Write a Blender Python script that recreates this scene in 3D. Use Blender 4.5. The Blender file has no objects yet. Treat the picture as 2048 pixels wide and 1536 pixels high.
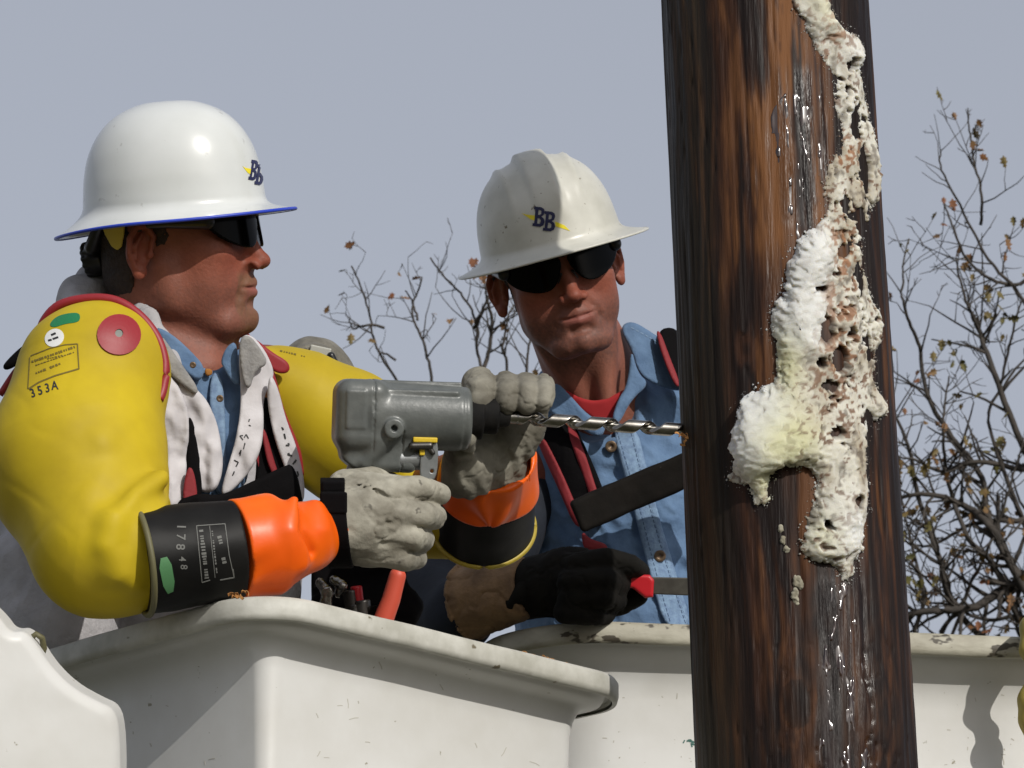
import bpy, bmesh, math, random
import numpy as np
from mathutils import Vector, Matrix
from mathutils.bvhtree import BVHTree

# ------------------------------------------------------------------ camera, world, sun
SC = bpy.context.scene
PITCH = math.radians(17.5)
D = 6.0                       # metres from the lens to the workers
SCL = 1700.0                  # photo pixels per metre at that distance
CAM = np.array([0.0, -D * math.cos(PITCH), 1.6])
cp, sp = math.cos(PITCH), math.sin(PITCH)
ROT = np.array([[1, 0, 0], [0, cp, -sp], [0, sp, cp]])       # working frame (x right, y away, z up the view) to world

cam = bpy.data.objects.new('camera', bpy.data.cameras.new('camera'))
SC.collection.objects.link(cam)
cam.location = Vector(CAM)
cam.rotation_euler = (math.pi / 2 + PITCH, 0, 0)
cam.data.sensor_width = 36
cam.data.lens = SCL * D / 2048 * 36
cam.data.clip_start = 0.1
cam.data.clip_end = 3000
cam.data.dof.use_dof = True
cam.data.dof.focus_distance = D - 0.1
cam.data.dof.aperture_fstop = 36
SC.camera = cam

SUN_EL, SUN_AZ = math.radians(28), math.radians(32.4)           # azimuth measured from behind the camera to the right
Ls = Vector((math.sin(SUN_AZ) * math.cos(SUN_EL), -math.cos(SUN_AZ) * math.cos(SUN_EL), math.sin(SUN_EL)))
sun = bpy.data.objects.new('sun', bpy.data.lights.new('sun', 'SUN'))
SC.collection.objects.link(sun)
sun.data.energy = 3.1
sun.data.angle = math.radians(0.5)
sun.data.color = (1.0, 0.965, 0.90)
sun.rotation_euler = Ls.to_track_quat('Z', 'Y').to_euler()

w = bpy.data.worlds.new('World'); SC.world = w; w.use_nodes = True
nt = w.node_tree
sky = nt.nodes.new('ShaderNodeTexSky'); sky.sky_type = 'NISHITA'; sky.sun_disc = False
sky.sun_elevation = SUN_EL; sky.sun_rotation = math.pi - SUN_AZ
sky.air_density = 1.0; sky.dust_density = 3.0; sky.ozone_density = 1.5
hs = nt.nodes.new('ShaderNodeHueSaturation'); hs.inputs['Saturation'].default_value = 0.38
bg = nt.nodes['Background']; bg.inputs['Strength'].default_value = 0.130
veil = nt.nodes.new('ShaderNodeMix'); veil.data_type = 'RGBA'; veil.inputs[0].default_value = .6
veil.inputs[7].default_value = (3.0, 3.22, 3.85, 1)            # thin high overcast evens out the blue
nt.links.new(sky.outputs[0], hs.inputs['Color']); nt.links.new(hs.outputs[0], veil.inputs[6]); nt.links.new(veil.outputs[2], bg.inputs['Color'])
SC.view_settings.view_transform = 'Standard'; SC.view_settings.look = 'None'
SC.view_settings.exposure = 0.0; SC.view_settings.gamma = 1.0

# ------------------------------------------------------------------ helpers
def q(u, v, y=0.0):
    """photo pixel and depth offset (m) -> working frame point"""
    k = (D + y) / D / SCL
    return np.array([(u - 1024) * k, y, (768 - v) * k])
def qs(*a): return [q(*p) for p in a]
def W(P):
    P = np.atleast_2d(np.asarray(P, float)).copy(); P[:, 1] += D
    return P @ ROT.T + CAM
def W1(p): return Vector(W(p)[0])

col = SC.collection
def tag(o, label=None, cat=None, group=None, kind=None):
    if label: o['label'] = label
    if cat: o['category'] = cat
    if group: o['group'] = group
    if kind: o['kind'] = kind
    return o
def empty(name, loc, label=None, cat=None, group=None):
    o = bpy.data.objects.new(name, None); col.objects.link(o); o.location = loc
    o.empty_display_size = 0.1
    return tag(o, label, cat, group)
def base(o):
    v = Vector((0, 0, 0))
    while o is not None: v += o.location; o = o.parent
    return v
def mk(name, V, F, mat, parent=None, smooth=True, cols=None):
    """link ONE mesh object; V in world metres"""
    V = np.asarray(V, float)
    off = np.array(base(parent)) if parent else np.zeros(3)
    me = bpy.data.meshes.new(name)
    Vl = V - off
    if isinstance(F, np.ndarray):
        n, k = F.shape
        me.vertices.add(len(Vl)); me.vertices.foreach_set('co', Vl.astype(np.float32).ravel())
        me.loops.add(n * k); me.loops.foreach_set('vertex_index', F.astype(np.int32).ravel())
        me.polygons.add(n); me.polygons.foreach_set('loop_start', np.arange(0, n * k, k, dtype=np.int32))
        me.polygons.foreach_set('loop_total', np.full(n, k, dtype=np.int32))
        me.update(calc_edges=True)
    else:
        me.from_pydata([tuple(p) for p in Vl], [], [tuple(f) for f in F]); me.update()
    if smooth: me.polygons.foreach_set('use_smooth', [True] * len(me.polygons))
    me.materials.append(mat)
    if cols is not None:
        a = me.color_attributes.new('Col', 'FLOAT_COLOR', 'POINT')
        c4 = np.ones((len(V), 4), np.float32); c4[:, :cols.shape[1]] = cols
        a.data.foreach_set('color', c4.ravel())
    o = bpy.data.objects.new(name, me); col.objects.link(o)
    if parent: o.parent = parent
    return o

# ---- noise
def _h(i, j, k, s):
    n = (i * 374761393 + j * 668265263 + k * 1274126177 + s * 974634777) & 0xffffffff
    n = ((n ^ (n >> 13)) * 1103515245) & 0xffffffff
    n = ((n ^ (n >> 16)) * 2654435769) & 0xffffffff
    return (n & 0xffff) / 65535.0
def noise(P, s=0):
    Pi = np.floor(P).astype(np.int64); f = P - Pi; f = f * f * (3 - 2 * f)
    r = 0
    for a in (0, 1):
        wa = f[:, 0] if a else 1 - f[:, 0]
        for b in (0, 1):
            wb = f[:, 1] if b else 1 - f[:, 1]
            for c in (0, 1):
                wc = f[:, 2] if c else 1 - f[:, 2]
                r = r + wa * wb * wc * _h(Pi[:, 0] + a, Pi[:, 1] + b, Pi[:, 2] + c, s)
    return r * 2 - 1
def fbm(P, o=4, s=0):
    r = 0; a = 1.0; t = 0
    for i in range(o): r = r + a * noise(P, s + i); t += a; a *= .5; P = P * 2.03 + 11.7
    return r / t

# ---- distance fields (working frame metres)
def ln(v): return np.sqrt((v * v).sum(-1))
def sph(P, c, r): return ln(P - np.asarray(c)) - r
def ell(P, c, r, R=None):
    p = P - np.asarray(c)
    if R is not None: p = p @ np.asarray(R)
    r = np.asarray(r, float)
    k0 = ln(p / r); k1 = ln(p / (r * r))
    return k0 * (k0 - 1) / np.maximum(k1, 1e-9)
def cap(P, a, b, ra, rb=None):
    rb = ra if rb is None else rb
    a = np.asarray(a); b = np.asarray(b); ab = b - a
    t = np.clip(((P - a) @ ab) / max(ab @ ab, 1e-12), 0, 1)
    return ln(P - a - t[:, None] * ab) - (ra + (rb - ra) * t)
def chain(P, pts, rs, k=0.0):
    d = None
    for i in range(len(pts) - 1):
        e = cap(P, pts[i], pts[i + 1], rs[i], rs[i + 1])
        d = e if d is None else (smin(d, e, k) if k else np.minimum(d, e))
    return d
def box(P, c, h, r=0.0, R=None):
    p = P - np.asarray(c)
    if R is not None: p = p @ np.asarray(R)
    qq = np.abs(p) - (np.asarray(h) - r)
    return ln(np.maximum(qq, 0)) + np.minimum(qq.max(-1), 0) - r
def cyl(P, a, b, r, rd=0.0, r2=None):
    a = np.asarray(a); b = np.asarray(b); L = np.linalg.norm(b - a); n = (b - a) / L
    h = (P - a) @ n; rad = ln(P - a - h[:, None] * n)
    rr = r if r2 is None else r + (r2 - r) * np.clip(h / L, 0, 1)
    dx = rad - rr + rd; dy = np.maximum(-h, h - L) + rd
    return np.minimum(np.maximum(dx, dy), 0) + np.sqrt(np.maximum(dx, 0) ** 2 + np.maximum(dy, 0) ** 2) - rd
def smin(a, b, k):
    h = np.clip(.5 + .5 * (b - a) / k, 0, 1)
    return b + (a - b) * h - k * h * (1 - h)
def smax(a, b, k): return -smin(-a, -b, k)
def un(k, *ds):
    d = ds[0]
    for e in ds[1:]: d = smin(d, e, k)
    return d
def poly2(X, Z, pts):
    pts = np.asarray(pts, float); n = len(pts)
    d = np.full(X.shape, 1e9); s = np.ones(X.shape)
    for i in range(n):
        ax, ay = pts[i]; bx, by = pts[i - 1]
        ex, ey = bx - ax, by - ay; wx, wy = X - ax, Z - ay
        t = np.clip((wx * ex + wy * ey) / max(ex * ex + ey * ey, 1e-12), 0, 1)
        d = np.minimum(d, (wx - ex * t) ** 2 + (wy - ey * t) ** 2)
        c1 = Z >= ay; c2 = Z < by; c3 = ex * wy > ey * wx
        fl = (c1 & c2 & c3) | (~c1 & ~c2 & ~c3)
        s = np.where(fl, -s, s)
    return s * np.sqrt(d)
def smooth_poly(pts, n=3):
    """Chaikin corner cutting of a closed outline"""
    p = np.asarray(pts, float)
    for _ in range(n):
        nx = np.roll(p, -1, 0)
        p = np.stack([.75 * p + .25 * nx, .25 * p + .75 * nx], 1).reshape(-1, p.shape[1])
    return p

def surf(f, lo, hi, h, margin=1.5, newton=1):
    """sparse naive surface nets"""
    lo = np.asarray(lo, float); hi = np.asarray(hi, float)
    B = 8
    nb = np.maximum(np.ceil((hi - lo) / (h * B)).astype(int), 1); n = nb * B
    ctr = [lo[a] + (np.arange(nb[a]) * B + (B - 1) / 2) * h for a in range(3)]
    G = np.stack(np.meshgrid(*ctr, indexing='ij'), -1).reshape(-1, 3)
    dc = f(G)
    V = np.repeat(np.repeat(np.repeat(dc.reshape(nb), B, 0), B, 1), B, 2)
    act = np.nonzero(np.abs(dc) < h * B * .87 * margin + h)[0]
    o = np.stack(np.meshgrid(*[np.arange(B)] * 3, indexing='ij'), -1).reshape(-1, 3)
    bi = np.stack(np.unravel_index(act, nb), -1)
    for s in range(0, len(act), 400):
        idx = (bi[s:s + 400, None, :] * B + o[None]).reshape(-1, 3)
        V[idx[:, 0], idx[:, 1], idx[:, 2]] = f(lo + idx * h)
    for a in range(3):                                        # close at the box
        sl = [slice(None)] * 3
        for e in (0, -1):
            sl[a] = e; V[tuple(sl)] = np.maximum(V[tuple(sl)], h * .5)
    I = V < 0
    c = np.zeros(n - 1, int)
    for a in (0, 1):
        for b in (0, 1):
            for d in (0, 1):
                c += I[a:n[0] - 1 + a, b:n[1] - 1 + b, d:n[2] - 1 + d]
    cells = np.stack(np.nonzero((c > 0) & (c < 8)), -1)
    cid = np.full(n - 1, -1, int); cid[cells[:, 0], cells[:, 1], cells[:, 2]] = np.arange(len(cells))
    acc = np.zeros((len(cells), 3)); cnt = np.zeros(len(cells))
    for ax in range(3):
        u_, v_ = [k for k in range(3) if k != ax]
        for a in (0, 1):
            for b in (0, 1):
                p0 = cells.copy(); p0[:, u_] += a; p0[:, v_] += b
                p1 = p0.copy(); p1[:, ax] += 1
                v0 = V[p0[:, 0], p0[:, 1], p0[:, 2]]; v1 = V[p1[:, 0], p1[:, 1], p1[:, 2]]
                m = (v0 < 0) != (v1 < 0)
                t = np.where(m, v0 / np.where(v0 == v1, 1, v0 - v1), 0)
                pt = p0.astype(float); pt[:, ax] += t
                acc[m] += pt[m]; cnt[m] += 1
    P = lo + acc / cnt[:, None] * h
    F = []
    for ax in range(3):
        u_, v_ = (ax + 1) % 3, (ax + 2) % 3
        s0 = [slice(1, n[k] - 1) for k in range(3)]; s0[ax] = slice(0, n[ax] - 1)
        s1 = list(s0); s1[ax] = slice(1, n[ax])
        A = I[tuple(s0)]; Bm = I[tuple(s1)]
        e = np.stack(np.nonzero(A != Bm), -1)
        if not len(e): continue
        up = A[e[:, 0], e[:, 1], e[:, 2]]
        off = np.array([1, 1, 1]); off[ax] = 0
        e = e + off
        qd = []
        for (a, b) in ((-1, -1), (0, -1), (0, 0), (-1, 0)):
            cc = e.copy(); cc[:, u_] += a; cc[:, v_] += b
            qd.append(cid[cc[:, 0], cc[:, 1], cc[:, 2]])
        qd = np.stack(qd, -1)
        qd[~up] = qd[~up][:, ::-1]
        F.append(qd)
    F = np.concatenate(F)
    F = F[(F >= 0).all(1)]
    for _ in range(newton):
        d0 = f(P); g = np.zeros_like(P); e = h * .4
        for a in range(3):
            dd = np.zeros(3); dd[a] = e; g[:, a] = (f(P + dd) - d0) / e
        g2 = np.maximum((g * g).sum(1), .2)
        st = np.clip(d0 / g2, -.5 * h, .5 * h)
        P = P - g * st[:, None]
    return P, F

def sdf_obj(name, f, lo, hi, h, mat, parent=None, margin=1.5, colf=None, newton=1):
    P, F = surf(f, lo, hi, h, margin, newton)
    cols = colf(P) if colf else None
    return mk(name, W(P), F, mat, parent, True, cols)

def bounds(pts, r):
    p = np.array(pts); return p.min(0) - r, p.max(0) + r

def panel(name, px, y, th, mat, parent, h=.0025, wr=.003, wf=25, rd=.5, sm=2, warp=None, colf=None, seed=0):
    """a cloth panel with real thickness that follows a curved depth y(x, z)"""
    yf = y if callable(y) else (lambda X, Z: np.full(X.shape, float(y)))
    ym = None
    pts = []
    for p in smooth_poly(px, sm):
        yy = 0.0
        for _ in range(3):
            c = q(p[0], p[1], yy); yy = float(yf(np.array([c[0]]), np.array([c[2]]))[0])
        pts.append((c[0], c[2], yy))
    pts = np.array(pts); P2 = pts[:, :2]
    def f(P):
        X, Y, Z = P[:, 0], P[:, 1], P[:, 2]
        yy = yf(X, Z)
        n = fbm(np.stack([X * wf + seed, Z * wf * .6, np.full(X.shape, seed * 3.1)], -1), 3, 5) * wr * 2 if wr else 0
        a = poly2(X, Z, P2) + th * rd; b = (np.abs(Y - yy - n) - th / 2 + th * rd) * .8
        return np.minimum(np.maximum(a, b), 0) + np.sqrt(np.maximum(a, 0) ** 2 + np.maximum(b, 0) ** 2) - th * rd
    # sample the depth over the panel box
    gx = np.linspace(P2[:, 0].min(), P2[:, 0].max(), 12); gz = np.linspace(P2[:, 1].min(), P2[:, 1].max(), 12)
    GX, GZ = np.meshgrid(gx, gz); yy = yf(GX.ravel(), GZ.ravel())
    lo = [P2[:, 0].min() - .006, yy.min() - th - wr * 2 - .004, P2[:, 1].min() - .006]
    hi = [P2[:, 0].max() + .006, yy.max() + th + wr * 2 + .004, P2[:, 1].max() + .006]
    return sdf_obj(name, f, lo, hi, h, mat, parent, 1.9, colf)

def tubes(polys, n=6):
    """polys: list of (points Nx3, radii N) -> V, F"""
    Vs, Fs, o = [], [], 0
    for pts, rs in polys:
        pts = np.asarray(pts, float); rs = np.broadcast_to(np.asarray(rs, float), (len(pts),))
        t = np.gradient(pts, axis=0); t /= np.maximum(ln(t), 1e-9)[:, None]
        up = np.array([0, 0, 1.]) if abs(t[0] @ [0, 0, 1]) < .9 else np.array([1., 0, 0])
        a = np.cross(t, up); a /= np.maximum(ln(a), 1e-9)[:, None]
        b = np.cross(t, a)
        th = np.arange(n) * 2 * math.pi / n
        ring = pts[:, None] + rs[:, None, None] * (np.cos(th)[None, :, None] * a[:, None] + np.sin(th)[None, :, None] * b[:, None])
        Vs.append(ring.reshape(-1, 3))
        m = len(pts)
        for i in range(m - 1):
            for j in range(n):
                k = (j + 1) % n
                Fs.append((o + i * n + j, o + i * n + k, o + (i + 1) * n + k, o + (i + 1) * n + j))
        Fs.append(tuple(o + j for j in range(n))[::-1]); Fs.append(tuple(o + (m - 1) * n + j for j in range(n)))
        o += m * n
    return np.concatenate(Vs), Fs
def spline(pts, n=8):
    """Catmull-Rom through points"""
    p = np.asarray(pts, float); p = np.vstack([2 * p[0] - p[1], p, 2 * p[-1] - p[-2]])
    out = []
    for i in range(1, len(p) - 2):
        for t in np.arange(n) / n:
            out.append(.5 * ((2 * p[i]) + (-p[i - 1] + p[i + 1]) * t + (2 * p[i - 1] - 5 * p[i] + 4 * p[i + 1] - p[i + 2]) * t * t
                             + (-p[i - 1] + 3 * p[i] - 3 * p[i + 1] + p[i + 2]) * t ** 3))
    out.append(p[-2]); return np.array(out)

# ---- materials
def mat(name, c, rough=.6, c2=None, ns=20, nd=4, bump=0, bs=60, bdist=.002, metal=0, spec=.5, coat=0, coatr=.1, sss=0, sheen=0,
        specks=None, speck_s=90, speck_t=.72, attr=False, stretch=None, lo=.35, hi=.65, sssr=(.02, .006, .003)):
    m = bpy.data.materials.new(name); m.use_nodes = True
    t = m.node_tree; N = t.nodes; L = t.links; p = N['Principled BSDF']
    p.inputs['Roughness'].default_value = rough; p.inputs['Metallic'].default_value = metal
    p.inputs['Specular IOR Level'].default_value = spec
    p.inputs['Coat Weight'].default_value = coat; p.inputs['Coat Roughness'].default_value = coatr
    if sss:
        p.inputs['Subsurface Weight'].default_value = sss; p.inputs['Subsurface Radius'].default_value = sssr; p.inputs['Subsurface Scale'].default_value = 1
    if sheen: p.inputs['Sheen Weight'].default_value = sheen
    tc = N.new('ShaderNodeTexCoord'); mp = N.new('ShaderNodeMapping'); L.new(tc.outputs['Object'], mp.inputs['Vector'])
    if stretch: mp.inputs['Scale'].default_value = stretch
    def rgb(cc): return (cc[0], cc[1], cc[2], 1)
    src = None
    if attr:
        a = N.new('ShaderNodeAttribute'); a.attribute_name = 'Col'; src = a.outputs['Color']
    def noi(scale, det, rough_=.55):
        n = N.new('ShaderNodeTexNoise'); n.inputs['Scale'].default_value = scale; n.inputs['Detail'].default_value = det
        n.inputs['Roughness'].default_value = rough_; L.new(mp.outputs[0], n.inputs['Vector']); return n
    def mixc(fac, A, Bc, mode='MIX'):
        x = N.new('ShaderNodeMix'); x.data_type = 'RGBA'; x.blend_type = mode
        L.new(fac, x.inputs[0])
        for s, v in ((6, A), (7, Bc)):
            if isinstance(v, tuple): x.inputs[s].default_value = rgb(v)
            else: L.new(v, x.inputs[s])
        return x.outputs[2]
    def ramp(v, a, b):
        r = N.new('ShaderNodeMapRange'); r.inputs[1].default_value = a; r.inputs[2].default_value = b; L.new(v, r.inputs[0]); return r.outputs[0]
    if c2 is not None:
        f = ramp(noi(ns, nd).outputs[0], lo, hi)
        if src is not None:
            src = mixc(f, (1, 1, 1), tuple(c2)) if False else mixc(f, src, tuple(c2))
        else: src = mixc(f, tuple(c), tuple(c2))
    if specks:
        f = ramp(noi(speck_s, 3, .7).outputs[0], speck_t, speck_t + .04)
        src = mixc(f, src if src is not None else tuple(c), tuple(specks))
    if src is not None: L.new(src, p.inputs['Base Color'])
    else: p.inputs['Base Color'].default_value = rgb(c)
    if bump:
        b = N.new('ShaderNodeBump'); b.inputs['Strength'].default_value = bump; b.inputs['Distance'].default_value = bdist
        L.new(noi(bs, 4).outputs[0], b.inputs['Height']); L.new(b.outputs[0], p.inputs['Normal'])
    return m

M = {}
M['yellow'] = mat('yellow_rubber', (.50, .37, .012), .58, (.40, .29, .014), 9, 8, bump=.25, bs=16, bdist=.004, spec=.2)
M['red'] = mat('red_rubber', (.26, .014, .020), .5)
M['black'] = mat('black_rubber', (.005, .005, .005), .5, (.010, .0095, .009), 12, bump=.2, bs=40, spec=.14)
M['olive'] = mat('olive_edge', (.11, .10, .045), .6)
M['green'] = mat('green_tape', (.01, .17, .06), .5)
M['greenpale'] = mat('faded_green_tape', (.07, .2, .08), .6)
M['rivet'] = mat('grey_rivet', (.16, .17, .15), .5)
M['sticker'] = mat('white_sticker', (.7, .7, .68), .5)
M['ink'] = mat('ink', (.14, .10, .01), .7)
M['inkblack'] = mat('black_ink', (.02, .02, .02), .6)
M['stampgrey'] = mat('grey_stamp_ink', (.13, .13, .12), .7)
M['orange'] = mat('orange_rubber', (.88, .14, .004), .38, (.78, .10, .004), 10, bump=.3, bs=14, bdist=.004, spec=.35)
M['leather'] = mat('grey_leather', (.38, .36, .295), .8, (.17, .155, .12), 24, 7, bump=.9, bs=55, bdist=.003, specks=(.10, .09, .07), speck_s=34, speck_t=.66)
M['leather_dark'] = mat('dark_leather', (.25, .235, .19), .8, (.10, .09, .068), 22, 7, bump=.9, bs=50, bdist=.003)  # darker grey leather used for the far glove
M['darkglove'] = mat('dark_work_glove', (.005, .0045, .004), .9, (.010, .009, .007), 25, 5, bump=.5, bs=80, bdist=.002, specks=(.14, .13, .08), speck_s=60, speck_t=.74, spec=.15)
M['tan'] = mat('tan_leather', (.27, .165, .085), .9, (.11, .065, .035), 22, 7, bump=1, bs=70, bdist=.003)
M['skin'] = mat('skin', (.40, .16, .09), .55, attr=True, bump=.5, bs=300, bdist=.0012, sss=.06, spec=.28)
M['hair'] = mat('dark_hair', (.018, .010, .007), .8, (.035, .02, .012), 120, bump=.8, bs=300, bdist=.003)
M['lens'] = mat('dark_lens', (.0015, .0015, .0015), .12, spec=.08)
M['matte'] = mat('matte_black', (.006, .006, .006), .75, (.012, .011, .010), 50, bump=.3, bs=120, spec=.12)
M['frame'] = mat('black_plastic', (.008, .008, .009), .35)
M['helmet'] = mat('glossy_white_shell', (.62, .635, .625),   .22, (.56, .575, .56), 9, 6, specks=(.47, .475, .46), speck_s=40, speck_t=.66, bump=.04, bs=60, spec=.5, coat=.3, coatr=.08)
M['helmet2'] = mat('dirty_white_shell', (.60, .59, .53), .33, (.47, .46, .40), 16, 7, specks=(.20, .17, .12), speck_s=75, speck_t=.655, bump=.08, bs=70, spec=.45)
M['blue_trim'] = mat('blue_trim', (.02, .05, .45), .4)
M['navy'] = mat('navy_emblem', (.010, .012, .06), .4)
M['emb_yellow'] = mat('yellow_emblem', (.75, .62, .02), .4)
M['strapyellow'] = mat('yellow_plastic', (.55, .42, .05), .5)
M['denim'] = mat('denim', (.115, .195, .32), .85, (.07, .13, .235), 30, 6, bump=.6, bs=110, bdist=.003, sheen=.1, lo=.3, hi=.7)
M['denim_seam'] = mat('denim_seam', (.20, .30, .43), .85, (.13, .20, .32), 120, 4, bump=.6, bs=160, bdist=.002)
M['white_cloth'] = mat('white_fleece', (.56, .54, .55), .9, (.47, .45, .46), 14, 4, bump=.4, bs=120, bdist=.002)
M['grey_cloth'] = mat('grey_fleece', (.28, .27, .255), .95, (.21, .205, .20), 60, 5, bump=.6, bs=180, bdist=.003)
M['web'] = mat('black_webbing', (.004, .0035, .004), .85, bump=.3, bs=200, spec=.08)
M['redweb'] = mat('red_webbing', (.21, .012, .017), .75, bump=.3, bs=200)
M['pad'] = mat('dark_pad', (.011, .009, .0075), .8, (.007, .006, .005), 30, bump=.4, bs=80, spec=.12, specks=(.07, .06, .05), speck_s=70, speck_t=.72)
M['redshirt'] = mat('red_tshirt', (.32, .012, .015), .9)
M['drill'] = mat('grey_painted_casting', (.115, .122, .115), .40, (.085, .092, .088), 35, 5, bump=.35, bs=90, bdist=.0015, specks=(.34, .34, .33), speck_s=90, speck_t=.74, spec=.45, coat=.15, coatr=.25)
M['steel'] = mat('steel', (.36, .34, .31), .26, (.2, .185, .16), 70, metal=1)
M['darksteel'] = mat('dark_steel', (.09, .085, .08), .4, metal=.9)
M['silver'] = mat('dull_silver', (.30, .31, .31), .4, (.2, .21, .21), 40, metal=.6)
M['plastic_y'] = mat('yellow_tab', (.65, .45, .02), .5)
M['fibre'] = mat('white_fibreglass', (.61, .605, .585), .42, (.55, .54, .51), 9, 5, specks=(.26, .24, .18), speck_s=55, speck_t=.70, bump=.1, bs=25, bdist=.003, spec=.4)
M['rim'] = mat('weathered_fibreglass', (.52, .51, .46), .55, (.36, .35, .30), 24, 7, specks=(.13, .11, .07), speck_s=30, speck_t=.66, bump=.4, bs=60, bdist=.002)
M['grimy'] = mat('grimy_fibreglass', (.44, .42, .34), .6, (.28, .26, .20), 34, 7, specks=(.06, .05, .035), speck_s=42, speck_t=.58, bump=.5, bs=70, bdist=.003, stretch=(.5, .5, 1))
M['aged'] = mat('aged_casting', (.22, .205, .17), .6, (.13, .12, .095), 45, 6, bump=.6, bs=90, bdist=.003, metal=.2)
M['bark'] = mat('twig_bark', (.032, .027, .023), .9, (.06, .05, .042), 30, bump=.3, bs=60)
M['leaf'] = mat('autumn_leaf', (.16, .055, .018), .7, (.11, .10, .025), 5, 2)
M['shaving'] = mat('wood_shaving', (.50, .24, .07), .8, (.35, .15, .04), 90)
M['bladegrey'] = mat('worn_blade', (.10, .095, .08), .5, (.07, .065, .055), 60, metal=.5)
M['redplastic'] = mat('red_plastic', (.50, .012, .02), .4)
M['coral'] = mat('coral_plastic', (.62, .09, .05), .5)

# ================================================================== SETTING
g = mat('ground_grass', (.05, .055, .025), .95, (.085, .075, .04), 1.2, 8, bump=.5, bs=6, bdist=.05)
n_ = 60
gx = np.sinh(np.linspace(-4, 4, n_)) * 30
GX, GY = np.meshgrid(gx, gx, indexing='ij')
GZ = fbm(np.stack([GX.ravel() * .05, GY.ravel() * .05, GX.ravel() * 0], -1), 3) * .25
GZ = np.where(ln(np.stack([GX.ravel(), GY.ravel()], -1)) < 4, GZ * .1, GZ)
idx = np.arange(n_ * n_).reshape(n_, n_)
GF = np.stack([idx[:-1, :-1], idx[1:, :-1], idx[1:, 1:], idx[:-1, 1:]], -1).reshape(-1, 4)
tag(mk('ground', np.stack([GX.ravel(), GY.ravel(), GZ - .05], -1), GF, g), kind='structure')

# ================================================================== BUCKETS
def rrect(hx, hy, r, n=14):
    """closed loop of a rounded rectangle"""
    out = []
    r = max(r, .002)
    for (cx, cy, a0) in ((hx - r, hy - r, 0), (-hx + r, hy - r, 90), (-hx + r, -hy + r, 180), (hx - r, -hy + r, 270)):
        for i in range(n + 1):
            a = math.radians(a0 + 90 * i / n); out.append((cx + r * math.cos(a), cy + r * math.sin(a)))
    # subdivide straight sides for a natural wobble
    o2 = []
    m = len(out)
    for i in range(m):
        a = np.array(out[i]); b = np.array(out[(i + 1) % m]); L = np.linalg.norm(b - a)
        k = 30 if (i + 1) % (n + 1) == 0 else 1
        for j in range(k): o2.append(a + (b - a) * j / k)
    return np.array(o2)
def loft(loops):
    n = len(loops[0]); V = np.concatenate(loops); F = []
    for i in range(len(loops) - 1):
        for j in range(n):
            k = (j + 1) % n; F.append((i * n + j, i * n + k, (i + 1) * n + k, (i + 1) * n + j))
    return V, F
def bucket(name, corner_w, ang, L1, L2, rc, label, depth=1.05, lip=.05, lip_h=.03, under=.035, group=None, rim_m='rim', tub_m='fibre', rw=.06):
    """near corner at corner_w (world, top of rim); side L1 runs along ang, L2 along ang+90"""
    root = empty(name, Vector(corner_w) + Vector((0, 0, 0)), label, 'bucket', group)
    ca, sa = math.cos(ang), math.sin(ang)
    cx, cy = L1 / 2, L2 / 2
    hx, hy = L1 / 2, L2 / 2
    def lp(out, z, wob=0):
        r = rrect(hx + out, hy + out, rc + out)
        P = np.zeros((len(r), 3))
        X = r[:, 0] + cx; Y = r[:, 1] + cy
        P[:, 0] = corner_w[0] + X * ca - Y * sa
        P[:, 1] = corner_w[1] + X * sa + Y * ca
        P[:, 2] = corner_w[2] + z
        if wob: P[:, 2] += fbm(P * 6, 2, 3) * wob; 
        return P
    i = -lip
    t = lip_h - .003
    rimp = [(i - .004, -.05), (i - .004, -.006), (i, -.001), (i + .006, 0), (-.008, .0), (-.003, -.0015), (0, -.006), (0, -t + .006), (-.002, -t - .0005), (-.0075, -t - .001)]
    V, F = loft([lp(a, b, .002) for a, b in rimp])
    mk('rim', V, F, M[rim_m], root)
    u = lip
    tub = [(-.0085, -t + .002), (-.0095, -t + .006), (-.016, -t + .005), (-.021, -t - .002), (-u * .72, -t - under * .45), (-u * .92, -t - under * .75), (-u - .004, -t - under - .012), (-u - .008, -t - under - .03)]
    tub += [(-u - .008 - .03 * k / 10, -t - under - .03 - (depth - .1) * k / 10) for k in range(1, 11)]
    inner = [(-u - .045, -depth - .02), (-u - .02, -.2), (-u - .0055, -.04)]
    V, F = loft([lp(a, b, .0015) for a, b in tub + [(-u - .09, -depth - .03), (-u - .09, -depth)] + inner])
    mk('tub', V, F, M[tub_m], root)
    # floor of the tub
    r = lp(-u - .05, -depth + .02)
    mk('floor', np.vstack([r, r.mean(0)]), [(j, (j + 1) % len(r), len(r)) for j in range(len(r))], M[tub_m], root, False)
    return root

K1 = W1(q(524, 1172, -.42)); K1z = K1.z
b1 = bucket('lift_bucket', (K1.x, K1.y, K1.z), math.radians(44), .60, .62, .080,
            'white fibreglass lift bucket in front, corner towards the viewer, under the orange glove', lip=.050, under=.012, group='lift buckets')
K2 = W1(q(990, 1232, .42))
b2 = bucket('lift_bucket', (K2.x, K2.y, K2.z), math.radians(8), 1.05, .62, .16,
            'white lift bucket behind the pole with a grimy chipped rim', lip=.05, lip_h=.031, under=.03, group='lift buckets', rim_m='grimy')

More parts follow.
